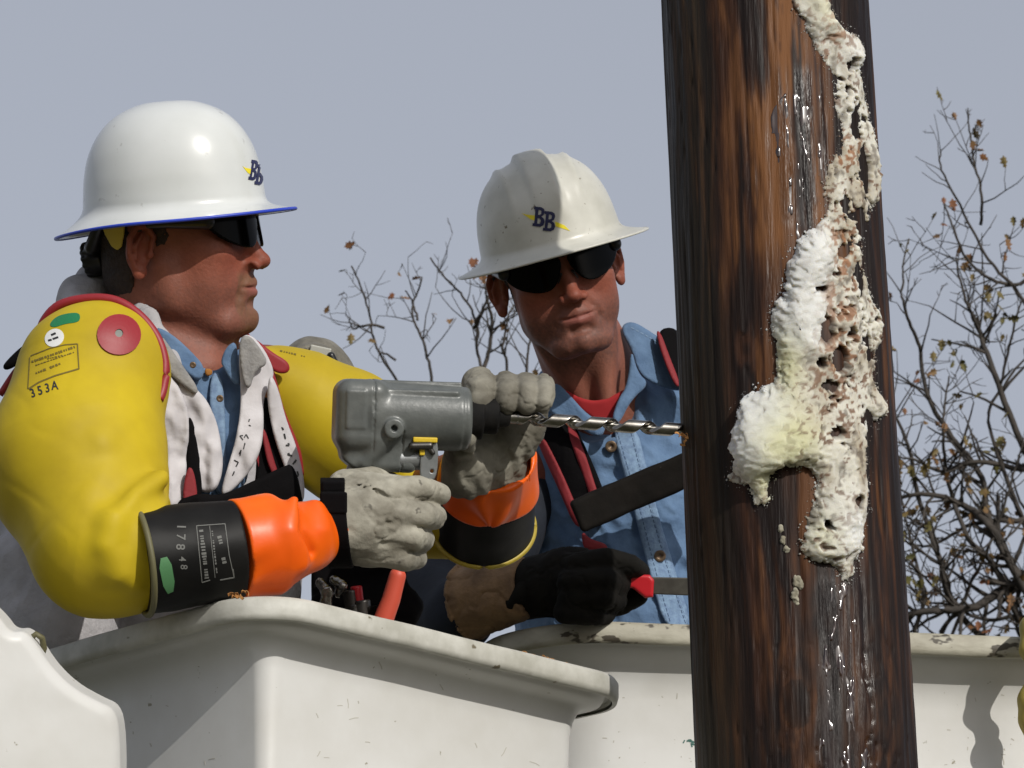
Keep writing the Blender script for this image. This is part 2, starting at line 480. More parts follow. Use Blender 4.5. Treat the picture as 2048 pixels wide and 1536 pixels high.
# white cover lower left
cov = [(-120, 1180), (-40, 1200), (0, 1238), (18, 1266), (45, 1262), (68, 1290), (95, 1335), (135, 1378), (185, 1408), (222, 1425), (232, 1480), (232, 1640), (-120, 1640)]
cpts = np.array([q(a, b, -.55)[[0, 2]] for a, b in smooth_poly(cov, 2)])
def f_cov(P):
    X, Y, Z = P.T
    yy = -.52 + ((X + .75) ** 2) * .9 + (Z + .2) * .12
    a = poly2(X, Z, cpts) + .012; b = np.abs(Y - yy) - .05 + .012
    n = fbm(P * 12, 2) * .002
    return np.minimum(np.maximum(a, b), 0) + np.sqrt(np.maximum(a, 0) ** 2 + np.maximum(b, 0) ** 2) - .012 + n
lo, hi = [-.70, -.66, -.56], [-.42, -.35, -.22]
bc_ = empty('boom_cover', W1(q(60, 1640, -.50)), 'curved white fibreglass cover with a chipped edge at the lower left of the front bucket', 'cover')
sdf_obj('shell', f_cov, lo, hi, .003, M['fibre'], bc_)
def f_boom(P):
    a, b = q(70, 1560, -.46), q(-420, 2900, -.30); n = (b - a) / np.linalg.norm(b - a); s1 = np.cross(n, [0, 1, 0]); s1 /= np.linalg.norm(s1)
    return box(P, (a + b) / 2, (.075, .06, np.linalg.norm(b - a) / 2), .015, np.stack([s1, np.cross(n, s1), n], 1))
sdf_obj('boom_arm', f_boom, *bounds([q(70, 1560, -.46), q(-420, 2900, -.30)], .12), .006, M['fibre'], bc_)

def shavings(name, centre_pts, n, s, label, seed):
    rnd = random.Random(seed); Vs = []; Fs = []; o = 0
    for i in range(n):
        t = rnd.random(); a = np.array(centre_pts[0]); b = np.array(centre_pts[1])
        c = a + (b - a) * t + np.array([rnd.gauss(0, s), rnd.gauss(0, s * .6), abs(rnd.gauss(0, s * .35))])
        ax = Vector((rnd.gauss(0, 1), rnd.gauss(0, 1), rnd.gauss(0, 1))).normalized()
        R = Matrix.Rotation(rnd.uniform(0, 6.28), 3, ax); L = rnd.uniform(.003, .007); wd = rnd.uniform(.0012, .0024)
        k = 6
        for j in range(k):
            an = j / (k - 1) * rnd.uniform(2.6, 3.4)
            for e in (-1, 1):
                for th in (0, .0006):
                    p = Vector(((L / 2 + th) * math.cos(an), e * wd, (L / 2 + th) * math.sin(an) + j * .0006))
                    Vs.append(np.array(R @ p) + c)
        for j in range(k - 1):
            b0 = o + j * 4; b1_ = b0 + 4
            Fs += [(b0, b0 + 2, b1_ + 2, b1_), (b0 + 1, b1_ + 1, b1_ + 3, b0 + 3), (b0, b1_, b1_ + 1, b0 + 1), (b0 + 2, b0 + 3, b1_ + 3, b1_ + 2)]
        o += k * 4
    return tag(mk(name, np.array(Vs), Fs, M['shaving'], None, False), label, 'wood shavings', kind='stuff')

# ================================================================== UTILITY POLE
PY = -.08                                    # depth of the pole axis at the height of the drill
def pole_c(z):                               # axis point for a working frame height z (leans like the photo, vertical in depth)
    v = 768 - z * SCL
    u = 1531 + (1614 - 1531) * v / 1536
    y = PY + (z + .055) * math.tan(PITCH)
    return np.array([(u - 1024) / SCL * (D + y) / D, y, z])
def pole_r(z): return .1235 + (.1262 - .1235) * ((768 - z * SCL) / 1536)
HZ = np.concatenate([np.linspace(-3.2, -.62, 30), np.linspace(-.6, .6, 480), np.linspace(.62, 3.0, 30)])
NT = 300
TH = np.linspace(0, 2 * math.pi, NT, endpoint=False)
def pole_pt(z, th, r_extra=0):
    c = np.stack([(1531 + (1614 - 1531) * (768 - z * SCL) / 1536 - 1024) / SCL, PY + (z + .055) * math.tan(PITCH), z], -1)
    c[..., 0] *= (D + c[..., 1]) / D
    r = pole_r(z) + r_extra
    c[..., 0] += r * np.sin(th); c[..., 1] -= r * np.cos(th)
    return c
ZZ, TT = np.meshgrid(HZ, TH, indexing='ij')
zf, tf = ZZ.ravel(), TT.ravel()
tfw = tf + fbm(np.stack([np.sin(tf) * 2, np.cos(tf) * 2, zf * 3.2], -1), 3, 2) * .16
cyc = np.stack([np.sin(tfw), np.cos(tfw)], -1)
def knot(z, th, u, v, s):
    c = pole_c((768 - v) / SCL); z0 = (768 - v) / SCL
    th0 = math.asin(max(-.95, min(.95, ((u - 1024) / SCL - c[0]) / .125)))
    return np.sqrt(((z - z0) / 1.7) ** 2 + ((th - th0) * .125) ** 2) / s
def kn_all(z, th):
    th = (th + math.pi) % (2 * math.pi) - math.pi
    return [knot(z, th, 1565, 1375, .036), knot(z, th, 1725, 1395, .036), knot(z, th, 1480, 700, .012)]
KN = kn_all(zf, tf)
warp = sum(np.exp(-k * k) for k in KN)
disp = fbm(np.stack([cyc[:, 0] * 12, cyc[:, 1] * 12, zf * 1.8 + warp * .8], -1), 4) * .0024
disp += fbm(np.stack([cyc[:, 0] * 45, cyc[:, 1] * 45, zf * 2.5 + warp * 2], -1), 2, 7) * .0006
cr = np.abs(fbm(np.stack([np.sin(tf) * 16, np.cos(tf) * 16, zf * 1.1 + 5 + warp], -1), 2, 17))
disp -= np.clip(.022 - cr, 0, 1) * .10
disp += .003 * np.exp(-KN[0] ** 2) + .004 * np.exp(-KN[1] ** 2)
PV = pole_pt(zf, tf, disp)
nz = len(HZ); idx = np.arange(nz * NT).reshape(nz, NT)
i2 = np.roll(idx, -1, 1)
PF = np.stack([idx[:-1], i2[:-1], i2[1:], idx[1:]], -1).reshape(-1, 4)
def to_tz(u, v):
    z = (768 - v) / SCL
    y = PY - .1 + z * math.tan(PITCH)
    z = z * (D + y) / D
    c = pole_c(z); x = (u - 1024) / SCL * (D + y) / D
    return math.asin(max(-.985, min(.985, (x - c[0]) / (pole_r(z) + .004)))) * .125, z
# colours of the treated wood: light streaks where the dark preservative is thin, knots, a resin run
st = fbm(np.stack([cyc[:, 0] * 9 + 3, cyc[:, 1] * 9, zf * 3.0 + warp * 1.5], -1), 4, 21)
st2 = fbm(np.stack([cyc[:, 0] * 26, cyc[:, 1] * 26, zf * 4.0 + warp * 3], -1), 4, 31)
st3 = fbm(np.stack([cyc[:, 0] * 110, cyc[:, 1] * 110, zf * 16 + warp * 5], -1), 3, 41)
blot = fbm(np.stack([cyc[:, 0] * 5, cyc[:, 1] * 5, zf * 7], -1), 4, 51)
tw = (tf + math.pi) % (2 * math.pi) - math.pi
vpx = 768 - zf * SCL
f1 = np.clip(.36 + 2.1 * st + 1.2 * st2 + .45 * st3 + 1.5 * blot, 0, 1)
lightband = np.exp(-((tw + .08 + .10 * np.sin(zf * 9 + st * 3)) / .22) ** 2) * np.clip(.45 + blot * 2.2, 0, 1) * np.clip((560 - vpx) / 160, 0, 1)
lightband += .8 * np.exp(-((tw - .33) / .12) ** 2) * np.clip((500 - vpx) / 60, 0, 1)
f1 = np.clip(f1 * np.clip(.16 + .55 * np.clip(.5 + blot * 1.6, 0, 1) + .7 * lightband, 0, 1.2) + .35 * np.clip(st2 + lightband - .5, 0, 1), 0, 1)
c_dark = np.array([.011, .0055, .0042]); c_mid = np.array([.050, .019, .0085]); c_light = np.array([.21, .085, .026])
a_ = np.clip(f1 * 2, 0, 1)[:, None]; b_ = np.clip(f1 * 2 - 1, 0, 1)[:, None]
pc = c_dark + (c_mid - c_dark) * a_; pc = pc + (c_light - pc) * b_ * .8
side = np.clip((-tw - .55) / .3, 0, 1)[:, None] * (tw > -2.2)[:, None]        # grey brown tint over the left side of the pole
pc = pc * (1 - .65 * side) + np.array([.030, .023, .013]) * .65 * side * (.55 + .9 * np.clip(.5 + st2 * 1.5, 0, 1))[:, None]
kw = fbm(np.stack([tw * 5, zf * 14, zf * 0], -1), 3, 88) * 4.5 + fbm(np.stack([tw * 40, zf * 9, zf * 0], -1), 3, 89) * 3
for K_, fr_ in ((KN[0], 7.5), (KN[1], 9)):
    rg = np.clip(.5 + .5 * np.sin(K_ * fr_ + kw), 0, 1); wt = .62 * np.exp(-(K_ / 1.7) ** 2) * np.clip(.75 + st2 * 1.5, 0, 1)
    pc = pc * (1 - wt[:, None]) + wt[:, None] * (np.array([.012, .006, .0045]) + (np.array([.10, .042, .017]) - np.array([.012, .006, .0045])) * (rg ** 1.5)[:, None] * (.55 + .45 * f1)[:, None])
pc = pc * np.where((KN[0] < .45)[:, None], .5, 1)
purple = np.clip(fbm(np.stack([cyc[:, 0] * 8, cyc[:, 1] * 8, zf * 5 + 3], -1), 3, 61) * 4 - .5, 0, 1) * np.exp(-((tw - .3) / .25) ** 2)
pc = pc * (1 - .7 * purple[:, None]) + np.array([.034, .024, .026]) * .7 * purple[:, None]
pm = mat('creosoted_wood', (.1, .05, .02), .55, attr=True, bump=.35, bs=14, bdist=.006, stretch=(14, 14, 1), spec=.2)
t = pm.node_tree; N = t.nodes; L = t.links; p_ = N['Principled BSDF']
# a wetter, shinier surface where preservative runs
at_ = [n for n in N if n.type == 'ATTRIBUTE'][0]
mr = N.new('ShaderNodeMapRange'); mr.inputs[3].default_value = .68; mr.inputs[4].default_value = .20
L.new(at_.outputs['Alpha'], mr.inputs[0]); L.new(mr.outputs[0], p_.inputs['Roughness'])
pole_root = empty('utility_pole', W1(pole_c(-3.0)), 'thick dark brown creosoted wooden utility pole with white foam crust down its front', 'utility pole')
wn = fbm(np.stack([cyc[:, 0] * 14, cyc[:, 1] * 14, zf * 4.5], -1), 4, 67)
def wband(u0, u1, v0, v1, soft=40):
    ub = np.clip(((tw * .125) - to_tz(u0, (v0 + v1) / 2)[0]) / .01, 0, 1) * np.clip((to_tz(u1, (v0 + v1) / 2)[0] - (tw * .125)) / .01, 0, 1)
    return ub * np.clip((vpx - v0) / soft, 0, 1) * np.clip((v1 - vpx) / soft, 0, 1)
wet = np.clip(wband(1545, 1665, 130, 470) + wband(1600, 1765, 1130, 1800) + .5 * wband(1480, 1560, 250, 700) + .35, 0, 1) * np.clip(.55 + wn * 2.6, 0, 1)
pc = pc * (1 - .35 * wet[:, None]) * .84
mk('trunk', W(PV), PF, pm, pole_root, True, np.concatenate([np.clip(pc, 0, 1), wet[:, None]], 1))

# foam crust
foam_poly = [(1575, -60), (1640, -60), (1655, 5), (1690, 55), (1735, 78), (1740, 110), (1722, 135), (1738, 160), (1748, 230), (1764, 300), (1770, 380), (1752, 430), (1728, 470), (1735, 530), (1752, 590),
             (1775, 640), (1768, 700), (1752, 750), (1768, 785), (1784, 812), (1780, 838), (1758, 842), (1738, 820), (1742, 900), (1744, 980), (1732, 1040), (1728, 1100), (1712, 1148), (1690, 1168), (1672, 1130), (1640, 1120), (1608, 1112),
             (1608, 1060), (1628, 1010), (1640, 965), (1620, 935), (1585, 935), (1560, 925), (1545, 960), (1528, 1005), (1508, 1012), (1505, 975), (1480, 960), (1455, 965), (1458, 950), (1472, 925), (1466, 860),
             (1482, 805), (1512, 775), (1555, 752), (1556, 700), (1540, 660), (1546, 608), (1575, 585), (1578, 520), (1600, 470), (1640, 445), (1662, 420), (1648, 370), (1660, 320), (1690, 300), (1692, 250), (1668, 200),
             (1662, 130), (1640, 110), (1618, 60), (1590, 20)]
foam_holes = [(1702, 122, 9, 14), (1718, 240, 12, 26), (1698, 175, 6, 8), (1738, 335, 15, 38), (1694, 405, 11, 14), (1688, 500, 14, 12), (1668, 540, 7, 7), (1650, 655, 12, 26), (1680, 715, 14, 20), (1640, 720, 8, 10), (1700, 660, 8, 12),
              (1635, 575, 11, 5), (1728, 440, 13, 24), (1742, 690, 6, 24), (1715, 1000, 9, 12), (1655, 1045, 6, 5), (1670, 860, 12, 10), (1725, 560, 8, 30), (1660, 770, 14, 10)]
fz = np.linspace(-.50, .52, 620); ft = np.linspace(-.13, .21, 210)
FZ, FT = np.meshgrid(fz, ft, indexing='ij'); zz, ss = FZ.ravel(), FT.ravel()
pp = np.array([to_tz(u, v) for u, v in smooth_poly(foam_poly, 1)])
wob = np.stack([fbm(np.stack([ss * 60, zz * 60, ss * 0], -1), 3, 71), fbm(np.stack([ss * 60, zz * 60, ss * 0 + 9], -1), 3, 72)], -1) * .006 + np.stack([fbm(np.stack([ss * 260, zz * 260, ss * 0], -1), 2, 75), fbm(np.stack([ss * 260, zz * 260, ss * 0 + 9], -1), 2, 76)], -1) * .0035
dd = -poly2(ss + wob[:, 0], zz + wob[:, 1], pp)
blob = np.zeros_like(zz)
for (u, v, ru, rv, hh) in [(1545, 850, 75, 90, .034), (1520, 900, 45, 70, .02), (1600, 625, 45, 110, .026), (1630, 500, 35, 60, .020), (1660, 20, 45, 60, .018), (1712, 100, 30, 30, .012), (1758, 270, 25, 120, .010),
                           (1768, 815, 22, 30, .012), (1660, 1070, 50, 60, .018), (1690, 1010, 40, 60, .010), (1700, 900, 30, 80, .008), (1700, 640, 35, 80, .009), (1700, 190, 25, 40, .008), (1620, 880, 40, 50, .012), (1765, 640, 16, 50, .009)]:
    t0, z0 = to_tz(u, v)
    blob += hh * np.exp(-(((ss - t0) / (ru / SCL)) ** 2 + ((zz - z0) / (rv / SCL)) ** 2))
holes = np.zeros_like(zz)
for (u, v, ru, rv) in foam_holes:
    t0, z0 = to_tz(u, v)
    k = np.sqrt(((ss - t0 + wob[:, 0] * .7) / (ru / SCL)) ** 2 + ((zz - z0 + wob[:, 1] * .7) / (rv / SCL)) ** 2)
    holes = np.maximum(holes, np.clip((1.35 - k) / .5, 0, 1))
lump = fbm(np.stack([ss * 45, zz * 38, ss * 0], -1), 4, 81); fine = fbm(np.stack([ss * 260, zz * 260, ss * 0], -1), 3, 85)
edge = np.clip(dd / .012, 0, 1); edge = np.sqrt(edge * (2 - edge))
fr2 = np.abs(fbm(np.stack([ss * 150, zz * 130, ss * 0 + 4], -1), 3, 87))
er = fbm(np.stack([ss * 75, zz * 62, ss * 0 + 6], -1), 4, 191)
er2 = fbm(np.stack([ss * 230, zz * 210, ss * 0 + 6], -1), 2, 193)
def near0(u, v, ru, rv):
    t0, z0 = to_tz(u, v); return np.exp(-(((ss - t0) / (ru / SCL)) ** 2 + ((zz - z0) / (rv / SCL)) ** 2))
thick = np.clip(near0(1520, 850, 80, 120) * 1.8 + near0(1595, 620, 60, 110) * 1.5 + near0(1620, 500, 42, 80) * 1.3 + near0(1690, 1040, 60, 90) * 1.1 + near0(1650, 30, 60, 70) + near0(1705, 110, 40, 35) * .8 + near0(1765, 815, 30, 40), 0, 1)
edge = np.clip((dd + er2 * .0022) / .016, 0, 1); edge = np.sqrt(edge * (2 - edge))
hgt = edge * (.0030 + blob * .85 + (lump + .25) * .0046 + fine * (.0011 - .0002 * thick) + thick * .002) - .0010 - holes * .022
hgt -= np.clip(er * 1.6 + er2 * .9 - .50, 0, 1) * .016 * (1 - thick)
hgt = np.where(dd < 0, -.004, hgt)
vox = pole_pt(zz, ss / .125, np.maximum(hgt, -.003) + .0005)
vox = vox + np.stack([wob[:, 1] * np.clip(hgt * 60, 0, 1), wob[:, 0] * 0, -np.clip(hgt, 0, 1) * .25], -1)
keep = (hgt > -.0008).reshape(FZ.shape)
idx = np.arange(FZ.size).reshape(FZ.shape)
kq = keep[:-1, :-1] | keep[1:, :-1] | keep[1:, 1:] | keep[:-1, 1:]
FF = np.stack([idx[:-1, :-1], idx[:-1, 1:], idx[1:, 1:], idx[1:, :-1]], -1)[kq]
# colours: white fresh foam, yellowish body, tan and rust stains, dark pits
vv = 768 - zz * SCL; uu_t = ss
white = np.array([.60, .60, .575]); cream = np.array([.54, .52, .45]); yel = np.array([.55, .54, .30]); tanc = np.array([.25, .195, .12]); rust = np.array([.105, .044, .018]); dk = np.array([.05, .03, .02])
n1 = fbm(np.stack([ss * 55, zz * 30, ss * 0], -1), 4, 91); n2 = fbm(np.stack([ss * 120, zz * 90, ss * 0], -1), 4, 95)
def near(u, v, ru, rv):
    t0, z0 = to_tz(u, v); return np.exp(-(((ss - t0) / (ru / SCL)) ** 2 + ((zz - z0) / (rv / SCL)) ** 2))
wf_ = np.clip(near(1520, 850, 60, 110) * 1.6 + near(1595, 620, 50, 90) * 1.4 + near(1620, 500, 35, 70) * 1.3 + near(1700, 1050, 40, 60) * .8 + near(1640, 30, 40, 60) * .6 + near(1710, 110, 40, 40) * .6 + near(1700, 210, 30, 50) * .35, 0, 1)
fc = cream[None] + (tanc - cream)[None] * np.clip(n1 * 2.0 + .42, 0, 1)[:, None] * .6
fc = fc + (white - fc) * np.clip(wf_ + n2 * .25, 0, 1)[:, None]
yf_ = np.clip(near(1580, 870, 45, 60) * 1.2 + near(1650, 10, 40, 40) * .5 + near(1570, 720, 30, 60) + near(1540, 960, 30, 40) + near(1640, 1060, 30, 40) * .4, 0, 1) * .75
fc = fc + (yel - fc) * yf_[:, None]
rf_ = np.clip((near(1660, 60, 25, 45) + near(1680, 500, 40, 60) + near(1650, 590, 30, 30) + near(1665, 690, 55, 70) + near(1690, 290, 30, 30) + near(1680, 800, 35, 60) * .6) * 1.0, 0, 1)
rf_ = np.clip((rf_ * .95 + n2 * 1.2 + er2 * 1.5 - .46) * 3.0, 0, 1) * (1 - .85 * wf_)
wr_ = np.clip(near(1660, 60, 40, 60) + near(1665, 640, 60, 130) + near(1690, 300, 40, 50) + near(1680, 500, 40, 60), 0, 1)[:, None]
fc = fc + (rust * (1 - wr_) + np.array([.23, .085, .025]) * wr_ - fc) * rf_[:, None] * .85
pit = np.clip((-n2 - .20) * 5, 0, 1) * .75 * (1 - wf_ * .9) + np.clip(holes * 1.4, 0, 1)
fc = fc + (dk - fc) * np.clip(pit, 0, 1)[:, None] * .85
fm = mat('cured_foam', (.7, .7, .65), .8, attr=True, bump=.35, bs=500, bdist=.0015, sss=.6, sssr=(.016, .014, .010), spec=.25)
mk('foam_crust', W(vox), FF, fm, pole_root, True, np.clip(fc, 0, 1))
cr_rnd = np.random.RandomState(4)
cand = np.nonzero((np.abs(dd + .001) < .0085) & (FT.ravel() > -.1) & (holes < .2))[0]; cand = cr_rnd.choice(cand, 1500, replace=False)
oc = np.array([[1, 0, 0], [-1, 0, 0], [0, 1, 0], [0, -1, 0], [0, 0, 1], [0, 0, -1.]])
of = np.array([[0, 2, 4], [2, 1, 4], [1, 3, 4], [3, 0, 4], [2, 0, 5], [1, 2, 5], [3, 1, 5], [0, 3, 5]])
cc = pole_pt(zz[cand], ss[cand] / .125, np.maximum(hgt[cand], 0) + .0006)
sz = (.0005 + .0013 * cr_rnd.rand(len(cand)) ** 2.2)[:, None, None] * np.clip(1.25 - np.abs(dd[cand]) / .0085, .3, 1)[:, None, None]
cv = cc[:, None] + oc[None] * sz * (.6 + .8 * cr_rnd.rand(len(cand), 6, 1))
tag(mk('foam_crumbs', W(cv.reshape(-1, 3)), (of[None] + (np.arange(len(cand)) * 6)[:, None, None]).reshape(-1, 3), fm, pole_root, False, np.clip(np.repeat(fc[cand] * .75, 6, 0), 0, 1)), kind='stuff')
# small foam scraps and wet beads of preservative on the trunk
rnd = random.Random(5)
def beads(name, spots, mm):
    def f(P):
        d = np.full(len(P), 1e3)
        for (c, r) in spots: d = np.minimum(d, ell(P, c, r))
        return d + fbm(P * 230, 3, 5) * .0035
    cs = np.array([c for c, r in spots]); mx = max(max(r) for c, r in spots) + .004
    return sdf_obj(name, f, cs.min(0) - mx, cs.max(0) + mx, .0012, mm, pole_root, 1.5)
def on_pole(u, v, e=.0):
    t0, z0 = to_tz(u, v); return pole_pt(np.array(z0), np.array(t0 / .125), e)
M['wet'] = mat('wet_resin', (.035, .017, .010), .06, spec=.8, coat=1, coatr=.03)
def resin(poly, seed, amp, thr):
    z_ = np.linspace(min(to_tz(1600, v)[1] for u, v in poly) - .01, max(to_tz(1600, v)[1] for u, v in poly) + .01, 330)
    P2 = np.array([to_tz(u, v) for u, v in smooth_poly(poly, 2)])
    t_ = np.linspace(P2[:, 0].min() - .005, P2[:, 0].max() + .005, 120)
    ZA, TA_ = np.meshgrid(z_, t_, indexing='ij'); z1, t1 = ZA.ravel(), TA_.ravel()
    w1 = fbm(np.stack([t1 * 70, z1 * 35, t1 * 0 + seed], -1), 3, seed) * .008
    dd_ = -poly2(t1 + w1, z1, P2)
    b = np.clip(fbm(np.stack([t1 * 190, z1 * 60, t1 * 0], -1), 2, seed + 3) - thr, 0, 1)
    bb = np.clip(fbm(np.stack([t1 * 100, z1 * 26, t1 * 0], -1), 2, seed + 7) - thr * 1.1, 0, 1)
    h_ = np.sqrt(b) * amp * 1.1 + np.sqrt(bb) * amp - .0012 + np.clip(dd_ / .01, -1, 0) * .006 + 0
    Vp = pole_pt(z1, t1 / .125, np.maximum(h_, -.002) + .0004)
    kp = (h_ > -.0008).reshape(ZA.shape); ii = np.arange(ZA.size).reshape(ZA.shape)
    kk = kp[:-1, :-1] & kp[1:, :-1] & kp[1:, 1:] & kp[:-1, 1:]
    return W(Vp), np.stack([ii[:-1, :-1], ii[:-1, 1:], ii[1:, 1:], ii[1:, :-1]], -1)[kk]
M['wet'] = mat('wet_resin', (.014, .006, .004), .17, (.035, .014, .008), 60, spec=.6, coat=.6, coatr=.13)
for pl, sd_, am, th_ in (([(1655, 1165), (1690, 1160), (1712, 1200), (1722, 1290), (1745, 1380), (1760, 1480), (1765, 1600), (1610, 1600), (1625, 1480), (1650, 1400), (1640, 1330), (1668, 1260)], 5, .0026, .15),
                         ([(1560, 190), (1600, 180), (1612, 230), (1640, 150), (1652, 200), (1662, 290), (1655, 345), (1625, 330), (1600, 290), (1570, 300), (1545, 340), (1540, 260)], 9, .0019, .24),
                         ([(1572, 330), (1600, 320), (1606, 420), (1600, 520), (1580, 540), (1570, 440)], 13, .0018, .24)):
    V, F = resin(pl, sd_, am, th_); mk('resin_run', V, F, M['wet'], pole_root)
sp_ = [(on_pole(1596, 1165, .001), (.0055, .003, .009)), (on_pole(1590, 1195, .001), (.0045, .0025, .010)), (on_pole(1566, 1080, .001), (.003, .002, .007)), (on_pole(1571, 1100, .001), (.004, .002, .005)), (on_pole(1560, 1060, .0), (.002, .002, .007))]
dfm = mat('dirty_foam', (.33, .31, .24), .9, (.2, .18, .13), 90)
for s_ in sp_: beads('foam_scrap', [s_], dfm)

# ================================================================== DRILL
drill_root = empty('power_drill', W1(q(790, 850, -.12)), 'grey cast metal power drill with a long steel auger bit, held against the pole', 'drill')
ya = -.14
A0 = q(671, 828, ya - .01); A1 = q(942, 836, ya + .01)
ax = (A1 - A0) / np.linalg.norm(A1 - A0)
upv = np.array([0, 0, 1.]) - ax * ax[2]; upv /= np.linalg.norm(upv); sd = np.cross(upv, ax)
Rm = np.stack([ax, sd, upv], 1)            # columns: local axes
def f_drill(P):
    p = (P - A0) @ Rm                       # local: x along, y depth, z up
    X, Y, Z = p.T
    # motor can with a squarish rear cap
    c1 = cyl(p, (.035, 0, .0), (.148, 0, -.001), .0400, .006, .0375)
    c1 = np.minimum(c1, cyl(p, (.140, 0, -.001), (.155, 0, -.001), .0365, .006))
    rear = box(p, (.029, 0, .0), (.031, .038, .041), .017)
    d = smin(c1, rear, .005)
    neck = box(p, (.050, .0, -.045), (.044, .026, .020), .010)
    d = smin(d, neck, .008)
    d = smin(d, box(p, (.094, .0, -.028), (.020, .022, .014), .006), .006)
    d = smax(d, (-(X - .0) * .8 - (Z + .040) * 1.0) * .75 - .004, .004)
    d = np.where(np.abs(X - .041) < .0011, d + .0013, d)
    d = np.where((np.abs(X - .0755) < .0012) & (Z < -.016), d + .0016, d)
    d = smin(d, box(p, (.098, -.026, .0275), (.041, .004, .003), .002), .003)
    d = smin(d, box(p, (.098, -.006, .0382), (.046, .004, .0025), .002), .003)
    d = smin(d, box(p, (.020, -.036, .006), (.011, .003, .022), .002), .003)
    bc = np.array([.0635, -.037, -.0145])
    d = smin(d, cyl(p, bc + [0, .02, 0], bc + [0, -.008, 0], .0115, .002), .004)
    d = np.maximum(d, -cyl(p, bc + [0, .002, 0], bc + [0, -.02, 0], .0038))
    d = smin(d, cap(p, bc + [-.004, .008, -.008], (.034, -.024, -.055), .010, .006), .008)
    return d
sdf_obj('motor_housing', f_drill, q(655, 955, -.22) - [.0, 0, .015], q(960, 740, -.02) + [0, .02, 0], .0016, M['drill'], drill_root)
def LP(x, y, z): return A0 + Rm @ np.array([x, y, z])
def f_hd(P):
    return chain(P, [LP(.035, .0, -.06), LP(.020, .0, -.10), LP(.012, 0, -.15)], [.019, .018, .017])
sdf_obj('handle', f_hd, *bounds([LP(.035, 0, -.04), LP(.0, 0, -.16)], .03), .002, M['drill'], drill_root)
# trigger group: short silver cylinder, plate, yellow tab
def f_tr(P): return cyl(P, LP(.072, -.014, -.050), LP(.098, -.014, -.049), .0125, .002)
sdf_obj('switch_barrel', f_tr, *bounds([LP(.07, -.014, -.05), LP(.1, -.014, -.05)], .02), .0012, M['silver'], drill_root)
def f_pl(P):
    p = (P - LP(.106, -.026, -.046)) @ Rm
    pl = smooth_poly([(-.008, .026), (.010, .026), (.011, -.022), (.001, -.03), (-.011, -.026)], 2)
    d = np.maximum(poly2(p[:, 0], p[:, 2], pl), np.abs(p[:, 1]) - .0025)
    d = np.maximum(d, -cyl(p, (.003, -.01, .017), (.003, .01, .017), .0022))
    return np.maximum(d, -cyl(p, (.004, -.01, -.016), (.004, .01, -.016), .0022))
sdf_obj('switch_plate', f_pl, *bounds([LP(.106, -.026, -.046)], .04), .001, M['silver'], drill_root)
def f_pl2(P):
    p = (P - LP(.094, -.032, -.033)) @ Rm
    return np.minimum(cap(p, (-.008, 0, -.001), (.012, 0, .0), .0045), cap(p, (.010, 0, .0), (.016, 0, -.008), .003))
sdf_obj('lever', f_pl2, *bounds([LP(.094, -.032, -.033)], .03), .001, M['darksteel'], drill_root)
def f_tab(P):
    p = (P - LP(.101, -.028, -.0265)) @ Rm
    return np.minimum(box(p, (0, 0, 0), (.014, .004, .003), .001), box(p, (-.003, 0, -.010), (.003, .003, .008), .001))
sdf_obj('release_tab', f_tab, *bounds([LP(.101, -.028, -.0265)], .02), .001, M['plastic_y'], drill_root)
# chuck
bitA = q(1000, 833, -.125); bitB = q(1385, 862, -.10)
cd = bitB - bitA; cd /= np.linalg.norm(cd)
C0 = A1 - ax * .006
def f_ch(P):
    d = cyl(P, C0, C0 + cd * .02, .024, .003)
    d = np.minimum(d, cyl(P, bitA - cd * .03, bitA - cd * .002, .021, .003))
    d = np.minimum(d, cyl(P, bitA - cd * .004, bitA + cd * .012, .014, .003, .010))
    return d
sdf_obj('chuck', f_ch, *bounds([C0, bitA + cd * .03], .03), .0014, M['matte'], drill_root)
# auger bit: a steel land winding round a thinner core
def auger(a, b, R, core, pitch, frac):
    L_ = np.linalg.norm(b - a); n = int(L_ / .0009); m = 28
    d = (b - a) / L_; s1 = np.cross(d, [0, 0, 1.]); s1 /= np.linalg.norm(s1); s2 = np.cross(s1, d)
    T, A = np.meshgrid(np.linspace(0, L_, n), np.linspace(0, 2 * math.pi, m, endpoint=False), indexing='ij')
    ph = ((T / pitch - A / (2 * math.pi)) % 1.0)
    e = np.clip((frac / 2 - np.abs(ph - .5)) * 14, 0, 1)
    r = core + (R - core) * e
    r = np.where(T < .02, .0075, r); r = np.where(T > L_ - .003, r * .5, r)
    P = a + T[..., None] * d + r[..., None] * (np.cos(A)[..., None] * s1 + np.sin(A)[..., None] * s2)
    idx = np.arange(n * m).reshape(n, m); i2 = np.roll(idx, -1, 1)
    return P.reshape(-1, 3), np.stack([idx[:-1], i2[:-1], i2[1:], idx[1:]], -1).reshape(-1, 4)
V, F = auger(bitA, bitB, .0080, .0022, .0435, .70)
mk('auger_bit', W(V), F, M['steel'], drill_root)
# chips where the bit enters
shavings('wood_chips', [W1(q(1358, 868, -.12)), W1(q(1372, 890, -.12))], 10, .004, 'pale wood chips curling where the auger bit enters the pole', 3)

# ================================================================== HEADS
def Rx(a): a = math.radians(a); c, s = math.cos(a), math.sin(a); return np.array([[1, 0, 0], [0, c, -s], [0, s, c]])
def Ry(a): a = math.radians(a); c, s = math.cos(a), math.sin(a); return np.array([[c, 0, s], [0, 1, 0], [-s, 0, c]])
def Rz(a): a = math.radians(a); c, s = math.cos(a), math.sin(a); return np.array([[c, -s, 0], [s, c, 0], [0, 0, 1]])

